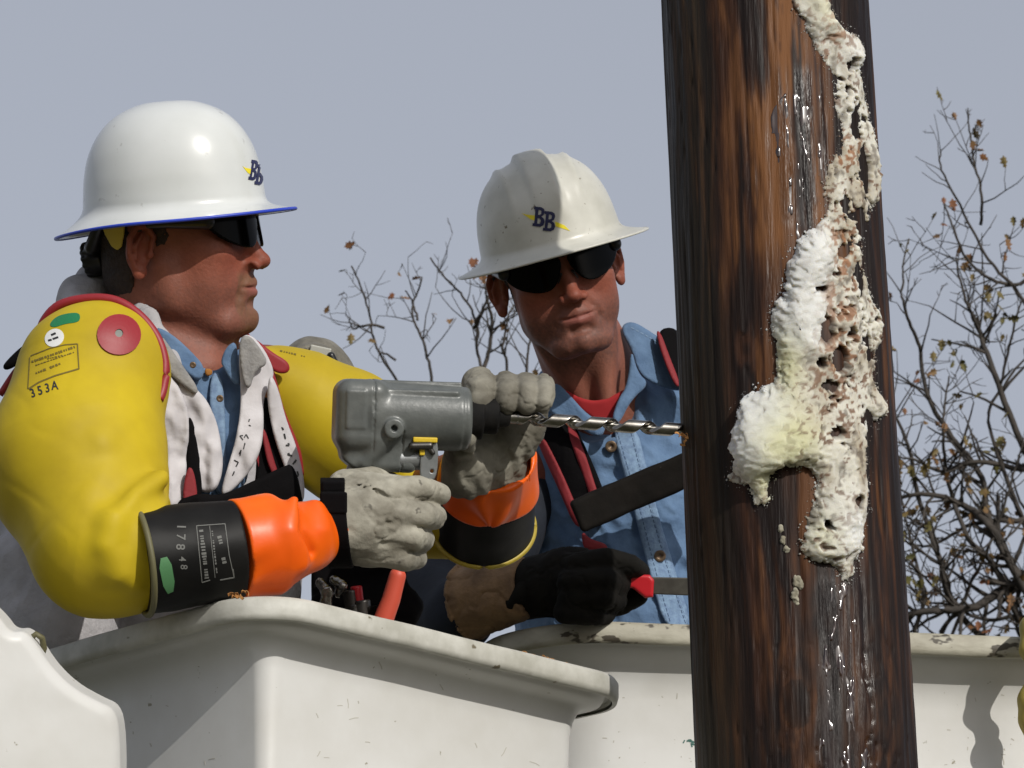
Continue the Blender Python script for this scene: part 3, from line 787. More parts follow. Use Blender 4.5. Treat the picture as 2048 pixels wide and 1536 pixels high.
def f_head(p, o):
    """head in its own frame: face towards -y, ears at the origin"""
    X, Y, Z = p.T
    pm_ = np.stack([np.abs(X), Y, Z], -1)
    wd = o.get('w', 1.0)
    Z = np.where(Z < 0, Z * o.get('zs', 1.0), Z); pm_[:, 2] = Z
    pm_[:, 0] /= wd
    d = ell(pm_, (0, -.008, .047), (.076, .090, .088))
    d = smin(d, ell(pm_, (0, -.040, -.020), (.060, .054, .078)), .03)
    jw = o.get('jaw', 1.0)
    d = smin(d, cap(pm_, (.050 * jw, -.010, -.050), (.030 * jw, -.066, -.088), .018, .018), .022)      # jaw line
    d = smin(d, cap(pm_, (.055 * jw, -.008, -.020), (.048 * jw, -.018, -.058), .016, .016), .02)
    d = smin(d, cap(pm_, (0, -.083, -.086), (.014, -.078, -.088), .0195, .017), .016)      # chin
    d = smin(d, ell(pm_, (.043, -.062, -.004), (.022, .020, .016)), .018)                  # cheekbone
    d = smin(d, cap(pm_, (.006, -.084, .036), (.038, -.074, .040), .013, .012), .014)      # brow
    d = smax(d, -ell(pm_, (.030, -.101, .016), (.017, .016, .010)), .012)                   # eye sockets
    d = smin(d, sph(pm_, (.030, -.078, .016), .0125), .006)
    d = smin(d, ell(pm_, (.0, -.078, -.050), (.036, .022, .030)), .014)                    # muzzle
    # nose
    nl = o.get('nose', 0)
    d = smin(d, cap(pm_, (0, -.088, .024), (0, -.108 - nl, -.017), .0070, .0092), .012)
    d = smin(d, ell(pm_, (0, -.110 - nl, -.0205), (.0105, .0115, .0090)), .006)
    d = smin(d, ell(pm_, (.0135, -.1005, -.0250), (.0085, .012, .0085)), .005)
    d = np.where(Z < -.02, smax(d, -ell(pm_, (.0065, -.106, -.0315), (.0035, .006, .004)), .003), d)
    d = smax(d, -cap(pm_, (.017, -.101, -.028), (.032, -.090, -.058), .0035, .003), .010)     # nasolabial fold
    d = smin(d, ell(pm_, (.041, -.050, -.036), (.024, .026, .034)), .02)
    # lips
    mz = o.get('mz', 0)
    pm_ = pm_ - np.array([0, 0, mz])
    d = smin(d, cap(pm_, (0, -.0985, -.0505), (.023, -.0880, -.0550), .0044, .0028), .008)
    d = smin(d, cap(pm_, (0, -.0970, -.0628), (.020, -.0880, -.0585), .0052, .0032), .008)
    d = smax(d, -cap(pm_, (0, -.1040, -.0572), (.027, -.0920, -.0558), .0016, .0014), .003)
    d = smax(d, -cap(pm_, (0, -.1015, -.0760), (.012, -.097, -.0760), .004, .003), .010)
    pm_ = pm_ + np.array([0, 0, mz])
    # ear
    Rr = Rz(-34) @ Rx(12)
    pe = (pm_ - np.array([.081, .014, .002])) @ Rr
    e = ell(pe, (-.001, .001, .002), (.0045, .0165, .0275))
    e = smin(e, chain(pe, [(.004, -.011, .002), (.0045, -.012, .018), (.005, -.003, .0285), (.0055, .010, .026), (.0055, .0165, .012), (.0045, .0145, -.006), (.003, .006, -.020)], [.0030, .0032, .0034, .0036, .0036, .0034, .0034]), .0025)
    e = smin(e, chain(pe, [(.004, .002, .018), (.005, .008, .004), (.004, .005, -.010)], [.0024, .0028, .0028]), .003)
    e = smin(e, ell(pe, (.002, -.002, -.0245), (.0055, .0090, .0095)), .004)
    e = smax(e, -ell(pe, (.006, -.0025, -.001), (.0060, .0075, .0115)), .002)
    e = smin(e, sph(pe, (.003, -.0115, -.004), .0042), .003)
    d = smin(d, e, .005)
    return d * wd if wd < 1 else d

def skin_cols(p, o):
    X, Y, Z = p.T; aX = np.abs(X)
    b = np.array(o['skin'])[None].repeat(len(p), 0)
    n = fbm(p * 60, 3, 3)[:, None] * .14 + fbm(p * 14, 2, 9)[:, None] * .16 + fbm(p * 320, 2, 19)[:, None] * .14
    b = b * (1 + n)
    red = np.exp(-((aX - .04) / .03) ** 2 - ((Z + .015) / .03) ** 2) * (Y < -.03) + np.exp(-((X) / .02) ** 2 - ((Z + .015) / .02) ** 2) * (Y < -.095) + (aX > .078) * .9
    b = b * (1 - np.array([.0, .22, .28]) * np.clip(red, 0, 1)[:, None])
    lip = np.exp(-((aX) / .022) ** 4 - ((Z + .057 - o.get('mz', 0)) / .0085) ** 4) * (Y < -.082)
    b = b + (np.array(o.get('lip', (.24, .080, .062))) - b) * np.clip(lip, 0, 1)[:, None]
    beard = 0
    if o.get('beard'):
        reg = ((aX < .034) & (Z < -.030) & (Y < -.06))
        ring = np.exp(-((aX - .0) / .027) ** 6 - ((Z + .088) / .022) ** 4) * (Z < -.066) + np.exp(-((aX - .029) / .007) ** 2 - ((Z + .062) / .028) ** 4) + np.exp(-(aX / .032) ** 4 - ((Z + .041) / .008) ** 4)
        beard = np.clip(ring, 0, 1) * reg * (.6 + .4 * np.clip(.5 + fbm(p * 350, 2), 0, 1)) * o['beard']
        b = b + (np.array(o['beardc']) - b) * beard[:, None]
    st = o.get('stubble', 0)
    if st:
        z = (.55 + .9 * np.clip(.5 + fbm(p * 420, 2, 77) * 1.4, 0, 1)) * .75 * np.clip((-.02 - Z) / .03, 0, 1) * (Y < .0) * np.clip((Z + .14) / .03, 0, 1) * (1 - np.clip(lip, 0, 1))
        b = b + (np.array([.085, .048, .040]) - b) * (z * st)[:, None]
    brow = np.exp(-((Z - .038 + aX * .05) / .005) ** 2 - ((aX - .03) / .018) ** 4) * (Y < -.06)
    b = b + (np.array([.04, .02, .012]) - b) * (brow * .8)[:, None]
    return np.clip(b, 0, 1)

class Head:
    def __init__(s, O, R, o): s.O = np.array(O); s.R = R; s.o = o
    def loc(s, P): return (P - s.O) @ s.R
    def glob(s, p): return s.O + np.asarray(p) @ s.R.T

H1 = Head(q(337, 500, .0), Ry(-4) @ Rx(2) @ Rz(80), dict(mz=.006, zs=1.0, skin=(.225, .080, .052), beard=.75, beardc=(.16, .085, .04), stubble=.32, w=1.0, jaw=1.06))
H2 = Head(q(1118, 560, .75), Ry(15) @ Rx(5) @ Rz(13), dict(mz=.006, zs=1.07, skin=(.245, .092, .061), stubble=.6, w=.97, jaw=.88, nose=.002))
H2.R = Ry(-15) @ Rx(4) @ Rz(6)

# ---- hard hats
def helmet_surface(o):
    """outer shell: polar profile, in the head frame around the hat centre"""
    prof = o['prof']
    return prof
def hard_hat(H, person, o):
    hr = None
    tilt = Rx(o.get('tilt', 0))
    cen = np.array(o['c'])
    hat = empty('hard_hat', W1(H.glob(cen)) - base(person)); hat.parent = person
    pr = spline([(a, b, 0) for a, b in o['prof']], 6)[:, :2]
    n = 144
    th = np.linspace(0, 2 * math.pi, n, endpoint=False)
    # elliptical plan: crown narrower than long, brim likewise
    def ring(r, z, extra=0, ridge=True):
        kx = .86 + .04 * np.clip((r - .1) / .04, 0, 1)
        x = (r + extra) * np.sin(th) * kx; y = -(r + extra) * np.cos(th)
        zz_ = np.full(n, z)
        if r > .108:                      # brim droop to the sides and back
            dr = (r - .108)
            zz_ = zz_ - dr * (o.get('side', .1) * np.sin(th) ** 2 + o.get('back', .2) * (np.cos(th) < 0) * np.cos(th) ** 2 - o.get('front', 0) * (np.cos(th) > 0) * np.cos(th) ** 2)
        if o.get('ridge') and ridge and r < .107:
            kz = np.clip((z - .035) / .05, 0, 1)
            fr = np.clip(1.15 - np.abs(y) / .098, 0, 1) ** .5
            cen_r = 1 / (1 + np.exp((np.abs(x) - .019) / .0011))
            cut = .5 * np.exp(-((np.abs(x) - .046) / .005) ** 2)
            hgt_ = (.009 * cen_r + .009 * cut) * kz * fr
            s_ = np.stack([x * .6, y, np.full(n, z + .02)], -1); s_ /= np.maximum(ln(s_), 1e-6)[:, None]
            x = x + s_[:, 0] * hgt_; y = y + s_[:, 1] * hgt_; zz_ = zz_ + s_[:, 2] * hgt_
        return np.stack([x, y, zz_], -1)
    loops = [ring(max(r, .0005), z) for r, z in pr]
    inner = [ring(max(r - .0028, .0004), z - .0026, 0, True) for r, z in pr[::-1]]
    V, F = loft(loops + inner)
    V = V @ tilt.T + cen
    shell = mk('shell', W(H.glob(V)), F, M[o['mat']], hat)
    # brim trim
    r, z = pr[-1]
    tr = ring(r, z - .0012, .0006) @ tilt.T + cen
    tr = H.glob(np.vstack([tr, tr[:2]]))
    Vt, Ft = tubes([(W(tr), np.full(len(tr), o.get('trim_r', .0018)))], 8)
    mk('brim_edge', Vt, Ft, M[o['trim']], hat)
    # suspension band inside
    bd = []
    for k in range(97):
        a = 2 * math.pi * k / 96; bd.append((.080 * math.sin(a), -.098 * math.cos(a), .012))
    sb = np.array(bd) @ tilt.T + cen
    Vb = []; Fb = []
    for k, p3 in enumerate(bd[:-1]):
        for zz_ in (-.012, .014):
            for e in (1, .975):
                Vb.append((p3[0] * e, p3[1] * e, p3[2] + zz_))
    m = len(bd) - 1
    for k in range(m):
        a = k * 4; b = ((k + 1) % m) * 4
        Fb += [(a, b, b + 2, a + 2), (a + 1, a + 3, b + 3, b + 1), (a + 2, b + 2, b + 3, a + 3), (a, a + 1, b + 1, b)]
    mk('suspension_band', W(H.glob(np.array(Vb) @ tilt.T + cen)), Fb, M['frame'], hat)
    return hat, shell

prof = [(0, .134), (.032, .1315), (.062, .1195), (.083, .1010), (.0975, .076), (.1045, .050), (.1075, .024), (.109, .012), (.115, .005), (.127, .0005), (.142, -.003)]

# ---- decals: real thin meshes laid on a surface
def bvh_of(o):
    me = o.data; off = base(o)
    return BVHTree.FromPolygons([v.co + off for v in me.vertices], [tuple(p.vertices) for p in me.polygons])
def fill2(loops, maxlen):
    """triangulate 2-D outlines (first solid, further loops holes); subdivide"""
    bm = bmesh.new()
    es = []
    for lp_ in loops:
        vs = [bm.verts.new((x, y, 0)) for x, y in lp_]
        for i in range(len(vs)): es.append(bm.edges.new((vs[i], vs[(i + 1) % len(vs)])))
    bmesh.ops.triangle_fill(bm, edges=es, use_beauty=True, use_dissolve=False)
    for _ in range(6):
        le = [e for e in bm.edges if e.calc_length() > maxlen]
        if not le: break
        bmesh.ops.subdivide_edges(bm, edges=le, cuts=1); bmesh.ops.triangulate(bm, faces=bm.faces[:])
    V = np.array([v.co[:2] for v in bm.verts]); bm.verts.index_update()
    F = [tuple(v.index for v in f.verts) for f in bm.faces]; bm.free()
    return V, F
def decal(name, V2, F, bvh, mm, parent, y=0., dirv=None, lift=.0006, smooth=True):
    """V2: photo pixels of the mark; lies on the surface it is printed on, 0.5 mm proud, as a closed thin sheet"""
    top = []; bot = []; ok = []
    for u, v in V2:
        a = W1(q(u, v, y)); d = (a - Vector(CAM)).normalized()
        hit, nrm, i_, dist = bvh.ray_cast(Vector(CAM), d)
        if hit is None or abs(dist - (a - Vector(CAM)).length) > .35: ok.append(False); top.append(a); bot.append(a); continue
        if nrm.dot(d) > 0: nrm = -nrm
        ok.append(True); top.append(hit + nrm * lift); bot.append(hit - nrm * .0003)
    n = len(top)
    FF_ = [f for f in F if all(ok[i] for i in f)]
    if not FF_: return None
    cnt = {}
    for f in FF_:
        for i in range(len(f)): cnt[(f[i], f[(i + 1) % len(f)])] = 1
    side_ = [(b, a, a + n, b + n) for (a, b) in cnt if (b, a) not in cnt]
    allF = list(FF_) + side_
    o = mk(name, np.array([tuple(p) for p in top + bot]), allF, mm, parent, False)
    bm = bmesh.new(); bm.from_mesh(o.data); bmesh.ops.delete(bm, geom=[v for v in bm.verts if not v.link_faces], context='VERTS')
    bmesh.ops.recalc_face_normals(bm, faces=bm.faces[:]); bm.to_mesh(o.data); bm.free()
    return o
def text2(s, size, bold=0.0):
    c = bpy.data.curves.new('t', 'FONT'); c.body = s; c.size = size; c.offset = bold; c.resolution_u = 3; c.align_x = 'CENTER'; c.align_y = 'CENTER'
    o = bpy.data.objects.new('t', c); col.objects.link(o)
    dg = bpy.context.evaluated_depsgraph_get(); me = bpy.data.meshes.new_from_object(o.evaluated_get(dg))
    bm = bmesh.new(); bm.from_mesh(me); bmesh.ops.triangulate(bm, faces=bm.faces[:])
    bmesh.ops.remove_doubles(bm, verts=bm.verts[:], dist=.01)
    for _ in range(5):
        le = [e for e in bm.edges if e.calc_length() > max(size * .25, 4)]
        if not le: break
        bmesh.ops.subdivide_edges(bm, edges=le, cuts=1); bmesh.ops.triangulate(bm, faces=bm.faces[:])
    bm.verts.index_update()
    V = np.array([v.co[:2] for v in bm.verts]); F = [tuple(v.index for v in f.verts) for f in bm.faces]; bm.free()
    bpy.data.objects.remove(o); bpy.data.curves.remove(c); bpy.data.meshes.remove(me)
    return V, F
def place2(V, u, v, ang=0, sx=1, sy=1, shear=0):
    a = math.radians(ang); x = V[:, 0] * sx + V[:, 1] * shear; y = V[:, 1] * sy
    return np.stack([u + x * math.cos(a) + y * math.sin(a), v + x * math.sin(a) - y * math.cos(a)], -1)
def merge(parts):
    Vs, Fs, o = [], [], 0
    for V, F in parts:
        Vs.append(V); Fs += [tuple(i + o for i in f) for f in F]; o += len(V)
    return np.concatenate(Vs), Fs
def stroke(pts, wd):
    """a drawn line as thin quads"""
    out = []
    for i in range(len(pts) - 1):
        a = np.array(pts[i], float); b = np.array(pts[i + 1], float); d = (b - a); L_ = np.linalg.norm(d); d /= L_; n = np.array([-d[1], d[0]]) * wd / 2
        k = max(1, int(L_ / 12)); V = []; F = []
        for j in range(k + 1):
            c = a + d * L_ * j / k; V += [c - n, c + n]
        for j in range(k): F.append((2 * j, 2 * j + 1, 2 * j + 3, 2 * j + 2))
        out.append((np.array(V), F))
    return merge(out)

# ================================================================== PERSON 1 (yellow sleeves)
def inv(H, u, v, yloc=None): return H.loc(q(u, v, yloc)[None])[0]
p1 = empty('person', W1(q(300, 1500, .05)), 'person in yellow rubber sleeves and glossy white hard hat, in profile, holding the drill', 'person')
NB1 = q(338, 735, .03)
SH1, EL1, CU1 = q(178, 755, -.20), q(207, 1090, -.33), q(285, 1125, -.36)
WR1 = q(668, 1050, -.25)
SH1f, EL1f = q(560, 800, .15), q(800, 1010, .22)
fdir = np.array([.06, -.76, .64]); fdir /= np.linalg.norm(fdir)
WR2 = q(980, 925, -.015)
def f_body1(P):
    ph = H1.loc(P)
    d = np.full(len(P), 1e3)
    near_ = P[:, 2] > q(0, 800)[2]
    d[near_] = f_head(ph[near_], H1.o)
    a = H1.glob((0, .010, -.045))
    nk = cap(P, a, NB1, .062, .074)
    nk = smin(nk, cap(P, H1.glob((0, -.03, -.085)), q(400, 735, -.02), .036, .034), .03)       # throat
    nk = smin(nk, cap(P, H1.glob((.045, .02, -.05)), q(420, 735, -.045), .010, .010), .02)      # neck muscle
    d = smin(d, nk, .018)
    t = ell(P, q(330, 1030, .07), (.13, .105, .21))
    t = smin(t, cap(P, q(230, 770, -.10), q(520, 790, .14), .06), .05)
    t = smin(t, cap(P, SH1, EL1, .05, .042), .03); t = smin(t, cap(P, EL1, WR1, .04, .028), .02)
    t = smin(t, cap(P, SH1f, EL1f, .05, .042), .03); t = smin(t, cap(P, EL1f, WR2, .04, .028), .02)
    return smin(d, t, .03)
def body_cols(H):
    def c(P): return skin_cols(H.loc(P), H.o)
    return c
sdf_obj('body', f_body1, [-.64, -.44, -.50], [.02, .34, .36], .0020, M['skin'], p1, 1.35, body_cols(H1))

def f_hair(H, back, ns_=0):
    def f(P):
        p = H.loc(P); X, Y, Z = p.T
        pm_ = np.stack([np.abs(X) / H.o.get('w', 1), Y, Z], -1)
        s = ell(pm_, (0, -.007, .047), (.0785, .0925, .091))
        s = smin(s, ell(pm_, (0, .018, -.02), (.066, .062, .06)), .02) + fbm(p * 140, 2, 5) * .0012
        # hairline: back of the head, above and around the ear, sideburn
        m1 = (.030 - Y) * .8                       # behind the ear
        m2 = np.maximum(.046 - Z, -.5 + 0 * Y)      # above the ear
        m2 = np.maximum(m2, -(Y + .072) )
        sb = np.maximum(np.abs(Y + .010) - .006 - Z * .12, .004 - Z) + fbm(p * 220, 2, 6) * .004   # sideburn
        m = np.minimum(np.minimum(m1, m2), sb) + fbm(p * 160, 3, 9) * .005
        m = np.maximum(m, back - Z)
        return smax(s, m, .004)
    return f
lo, hi = bounds([H1.O], .14); sdf_obj('hair', f_hair(H1, -.075), lo, hi, .0022, M['hair'], p1)

def glasses(H, person, o):
    def f(P):
        p = H.loc(P); X, Y, Z = p.T; aX = np.abs(X)
        Z2 = Z - .016 + aX * o.get('slant', .0)
        # wrap shield curve
        yc = -.109 + (aX / .078) ** 2.2 * .046 + Z2 * .10
        sh = np.abs(Y - yc) * .8 - .0016
        out = smooth_poly([(.002, .015), (.015, .026), (.060, .026), (.077, .018), (.076, .008), (.064, -.008), (.044, -.0185), (.026, -.0205), (.013, -.010)], 2)
        return np.maximum(poly2(aX, Z2, out), sh)
    def f2(P):
        p = H.loc(P); pm_ = np.stack([np.abs(p[:, 0]), p[:, 1], p[:, 2]], -1)
        d = chain(pm_, [(.0, -.109, .036), (.02, -.106, .041), (.058, -.088, .041), (.075, -.066, .034)], [.0030] * 4)
        d = np.minimum(d, np.maximum(chain(pm_, [(.075, -.066, .030), (.0795, -.02, .031), (.081, .010, .030), (.080, .024, .014)], [.0095, .0055, .0035, .003]), -(.0845 - pm_[:, 0]) * -1 - .2))
        d = np.minimum(d, cap(pm_, (.008, -.103, .012), (.013, -.094, .0), .002))
        return d
    g_ = empty('sunglasses', W1(H.glob((0, -.1, .02))) - base(person)); g_.parent = person
    lo, hi = bounds([H.glob((0, -.05, .02))], .10)
    sdf_obj('lens', f, lo, hi, .0013, M['lens'], g_, 2.2)
    sdf_obj('frame', f2, lo, hi, .0013, M['frame'], g_)
glasses(H1, p1, {}); 

hat1, shell1 = hard_hat(H1, p1, dict(prof=prof, c=(0, -.011, .041), mat='helmet', trim='blue_trim', side=.10, back=.45, front=.05, trim_r=.0021, tilt=0))
# yellow cradle strap and ratchet at the nape
def f_st(P, sgn=1):
    p = H1.loc(P); pm_ = np.stack([np.abs(p[:, 0]), p[:, 1], p[:, 2]], -1)
    s = ell(pm_, (0, -.006, .047), (.0825, .096, .1)); s = np.maximum(np.abs(s) - .0016, -1)
    pl = smooth_poly([(.026, .060), (.066, .060), (.064, .030), (.050, .002), (.036, .010)], 1)
    s = np.maximum(s, sgn * -p[:, 0])
    return np.maximum(s, poly2(p[:, 1], p[:, 2], pl))
lo, hi = bounds([H1.O], .125)
for sg in (1, -1): sdf_obj('cradle_strap', lambda P, sg=sg: f_st(P, sg), lo, hi, .0016, M['strapyellow'], hat1, 2.2)
def f_ra(P):
    p = H1.loc(P)
    d = cyl(p, (0, .078, -.002), (0, .102, -.006), .021, .004)
    d = smin(d, chain(p, [(-.05, .068, .035), (-.03, .084, .010), (0, .090, .0), (.03, .084, .010), (.05, .068, .035)], [.007, .009, .012, .009, .007]), .004)
    a = np.arctan2(p[:, 2] + .006, p[:, 0]); return d + np.sin(a * 14) * .0006 * (p[:, 1] > .092)
sdf_obj('ratchet', f_ra, lo, hi, .0016, M['frame'], hat1)

# sleeves
def f_sl(P):
    d = un(.035, cap(P, SH1, q(152, 930, -.26), .084, .096), cap(P, q(152, 930, -.26), EL1, .096, .076), cap(P, EL1, q(340, 1118, -.35), .074, .050))
    d = smin(d, ell(P, q(215, 745, -.19), (.062, .075, .072)), .03)
    d = smin(d, chain(P, [q(322, 955, -.340), q(266, 982, -.382), q(226, 1030, -.402), q(214, 1092, -.408), q(238, 1146, -.402), q(262, 1160, -.39)], [.010, .012, .013, .013, .010, .008]), .016)
    d = smax(d, -chain(P, [q(300, 1000, -.425), q(266, 1018, -.440), q(250, 1068, -.448), q(262, 1122, -.442)], [.012, .017, .020, .016]), .010)
    d = smax(d, -chain(P, [q(330, 900, -.36), q(225, 985, -.405)], [.012, .010]), .03)
    d = smin(d, chain(P, [q(110, 985, -.335), q(150, 1070, -.385), q(215, 1140, -.395)], [.008, .010, .006]), .022)
    d = smin(d, chain(P, [q(250, 830, -.300), q(200, 890, -.345), q(120, 930, -.335)], [.006, .009, .006]), .02)
    n = fbm(P * np.array([7, 7, 5]), 2, 4) * .004 + np.clip(.16 - np.abs(fbm(np.stack([P[:, 0] * 9 - P[:, 2] * 7, P[:, 1] * 6, P[:, 2] * 13 + P[:, 0] * 9], -1), 2, 14)), 0, 1) * .0035
    return d + n
sl1 = empty('rubber_sleeve', W1(SH1) - base(p1)); sl1.parent = p1
near_sleeve = sdf_obj('sleeve_shell', f_sl, [-.66, -.47, -.30], [-.38, -.08, .115], .0032, M['yellow'], sl1, 1.4)
def f_slf(P):
    d = un(.03, cap(P, q(540, 800, .15), q(690, 868, .14), .066, .072), cap(P, q(690, 868, .14), EL1f, .072, .062), cap(P, EL1f, WR2 - fdir * .10, .060, .054))
    d = smin(d, cap(P, q(520, 745, .10), q(590, 790, .12), .030, .05), .03)
    return d + fbm(P * np.array([9, 9, 6]), 2, 24) * .006
sl2 = empty('rubber_sleeve', W1(SH1f) - base(p1)); sl2.parent = p1
far_sleeve = sdf_obj('sleeve_shell', f_slf, [-.36, -.02, -.27], [.03, .34, .08], .0034, M['yellow'], sl2, 1.4)
bs1 = bvh_of(near_sleeve); bs2 = bvh_of(far_sleeve)
def on(bvh, u, v, y0, back=.0):
    d = (W1(q(u, v, y0)) - Vector(CAM)).normalized(); h = bvh.ray_cast(Vector(CAM), d)
    return h
def trim(name, path, bvh, y0, r, mm, parent, sink=.0, yfix=None):
    pts = []
    P_ = spline([(a, b, 0) for a, b in path], 5)[:, :2]
    ys = []
    for k, (u, v) in enumerate(P_):
        h = on(bvh, u, v, y0)
        if yfix is not None: y = yfix[0] + (yfix[1] - yfix[0]) * k / (len(P_) - 1)
        elif h[0] is not None: y = ((np.array(h[0]) - CAM) @ ROT)[1] - D
        else: y = None
        ys.append(y)
    good = [i for i, y in enumerate(ys) if y is not None]
    yi = np.interp(range(len(ys)), good, [ys[i] for i in good])
    k = np.ones(5) / 5; yi = np.convolve(np.pad(yi, 2, 'edge'), k, 'valid')
    pts = [q(u, v, y + sink) for (u, v), y in zip(P_, yi)]
    V, F = tubes([(W(np.array(pts)), r)], 10)
    return mk(name, V, F, mm, parent)
trim('edge_trim', [(78, 672), (90, 640), (120, 610), (180, 597), (235, 603), (283, 635), (317, 682), (330, 735), (326, 775), (318, 800)], bs1, -.2, .0056, M['red'], sl1, yfix=(-.17, -.235))
trim('edge_trim', [(0, 790), (30, 745), (62, 708)], bs1, -.2, .004, M['red'], sl1, yfix=(-.13, -.13))
trim('edge_trim', [(488, 668), (510, 700), (540, 750), (560, 820), (592, 900), (600, 950)], bs2, .08, .0052, M['red'], sl2, yfix=(.02, .05))
def disc_px(u, v, r, n=28, ry=None, ang=0):
    ry = ry or r; a0 = math.radians(ang)
    return [(u + r * math.cos(a) * math.cos(a0) - ry * math.sin(a) * math.sin(a0), v + r * math.cos(a) * math.sin(a0) + ry * math.sin(a) * math.cos(a0)) for a in np.arange(n) * 2 * math.pi / n]
def dec(name, loops, bvh, mm, parent, y, maxlen=9, lift=.0006):
    V, F = fill2(loops, maxlen); return decal(name, V, F, bvh, mm, parent, y, lift=lift)
dec('red_patch', [disc_px(237, 671, 43, ry=40), disc_px(237, 668, 8, 12)[::-1]], bs1, M['red'], sl1, -.2, lift=.0022)
dec('rivet', [disc_px(237, 668, 7.5, 14)], bs1, M['rivet'], sl1, -.2, lift=.0012)
dec('green_tag', [smooth_poly([(98, 650), (112, 634), (135, 627), (158, 626), (161, 636), (156, 645), (130, 648), (108, 656)], 2)], bs1, M['green'], sl1, -.2)
dec('round_sticker', [disc_px(109, 676, 20, ry=17, ang=-35)], bs1, M['sticker'], sl1, -.2)
mk_ = []
for (a, b, c, e) in [(103, 671, 112, 667), (97, 682, 104, 680), (106, 679, 117, 675)]: mk_.append(stroke([(a, b), (c, e)], 4))
V, F = merge(mk_); decal('sticker_print', V, F, bs1, M['inkblack'], sl1, -.2, lift=.0009)
st_ = [stroke([(62, 712), (100, 697), (130, 690), (155, 688)], 2.2), stroke([(155, 688), (158, 738)], 2.4), stroke([(158, 738), (110, 752), (78, 765), (58, 778)], 3), stroke([(60, 715), (56, 778)], 1.6)]
rnd = random.Random(9)
def dashes(u0, v0, u1, v1, h_, gap=3.0):
    L_ = math.hypot(u1 - u0, v1 - v0); t = 0; out = []
    while t < L_ - 2:
        k = rnd.uniform(2.0, 5.5); a = t / L_; b = min(1, (t + k) / L_)
        if rnd.random() < .86: out.append(stroke([(u0 + (u1 - u0) * a, v0 + (v1 - v0) * a), (u0 + (u1 - u0) * b, v0 + (v1 - v0) * b)], h_ * rnd.uniform(.7, 1.1)))
        t += k + gap * rnd.uniform(.4, 1)
    return out
st_ += dashes(64, 724, 150, 694, 5) + dashes(66, 733, 148, 705, 2.4) + dashes(95, 718, 124, 711, 2.2) + dashes(72, 747, 125, 726, 4.5)
V, F = merge(st_); decal('stamp', V, F, bs1, M['ink'], sl1, -.2)
parts = []
for k, chh in enumerate('353A'):
    V, F = text2(chh, 25, .3); parts.append((place2(V, 66 + k * 14.5, 787 - k * 5, -18 + 4 * k, .8), F))
V, F = merge(parts); decal('handwritten_number', V, F, bs1, M['inkblack'], sl1, -.2)
V, F = merge(dashes(560, 702, 620, 716, 3)); decal('stamp', V, F, bs2, M['ink'], sl2, .08)
# rounded red tab on the far sleeve
def ray_depth(bvh, y0):
    def f(X, Z):
        out = np.empty(len(X))
        for i, (x, z) in enumerate(zip(X, Z)):
            out[i] = y0
        return out
    return f
panel('red_tab', [(497, 672), (515, 680), (545, 705), (575, 722), (581, 738), (572, 748), (552, 746), (532, 730), (512, 705)], lambda X, Z: .052 + (X + .28) * .35, .006, M['red'], sl2, .0016, wr=.0)

# torso clothes
M['sweat'] = mat('pale_grey_fleece', (.42, .405, .415), .95, (.34, .33, .34), 30, 5, bump=.6, bs=150, bdist=.003)
def f_hood(P):
    d = ell(P, q(300, 1085, .08), (.185, .125, .25))
    d = smin(d, cap(P, q(215, 760, -.08), q(170, 900, -.09), .07, .08), .05)
    d = smin(d, cap(P, q(60, 1150, -.02), q(110, 1260, -.06), .06, .07), .03)
    hood = chain(P, [q(150, 625, -.04), q(165, 600, .02), q(205, 588, .08), q(262, 610, .09), q(300, 660, .08)], [.020, .026, .030, .026, .018], .02)
    hood = smin(hood, chain(P, [q(190, 572, .03), q(226, 560, .06), q(262, 585, .04)], [.010, .012, .010]), .012)
    hood = smin(hood, chain(P, [q(262, 585, .0), q(300, 640, -.06), q(330, 700, -.10), q(345, 740, -.115)], [.014, .018, .017, .014]), .012)
    d = smin(d, hood, .02)
    d = smax(d, -cap(P, q(330, 640, .0), q(400, 760, -.06), .055, .05), .015)
    w_ = fbm(P * np.array([16, 16, 10]), 3, 8) * .008 + fbm(P * np.array([40, 40, 30]), 2, 18) * .003
    return d + w_
sdf_obj('hooded_sweatshirt', f_hood, [-.64, -.20, -.50], [-.16, .26, .16], .0034, M['sweat'], p1, 1.6)
def yc1(off=0.0, tilt=.0):
    def f(X, Z):
        c = -.365
        return -.108 + ((X - c) / .16) ** 2 * .03 + (X - c) * .25 + (Z + .05) * .10 + off
    return f
sh = empty('denim_shirt', W1(q(400, 850, -.09)) - base(p1)); sh.parent = p1
panel('shirt_front', [(300, 655), (345, 690), (400, 735), (440, 745), (485, 680), (500, 760), (505, 1010), (320, 1010), (300, 800)], yc1(.012), .008, M['denim'], sh, .0026, wr=.006, wf=30)
panel('collar', [(308, 650), (345, 668), (385, 705), (411, 735), (402, 764), (378, 752), (350, 722), (322, 690)], yc1(-.004), .007, M['denim'], sh, .0022, wr=.003, seed=1)
panel('collar', [(455, 690), (474, 682), (477, 735), (484, 772), (466, 768), (448, 738), (440, 722)], yc1(-.008), .007, M['denim'], sh, .0022, wr=.003, seed=2)
panel('placket', [(418, 745), (445, 745), (452, 860), (452, 990), (428, 990), (420, 870)], yc1(.004), .006, M['denim_seam'], sh, .0022, wr=.003, seed=3)
def button(name, u, v, y, r, parent, mm='silver'):
    c = q(u, v, y)
    def f(P): return smax(cyl(P, c, c - np.array([0, .003, 0]), r, .001), -sph(P, c - np.array([0, .0045, 0]), r * .5), .001)
    return sdf_obj(name, f, c - r - .004, c + r + .004, .0008, M[mm], parent)
M['brassbtn'] = mat('tarnished_button', (.16, .11, .07), .45, metal=.6)
button('button', 440, 797, -.122, .0042, sh, 'brassbtn'); button('button', 386, 730, -.128, .0038, sh, 'brassbtn')
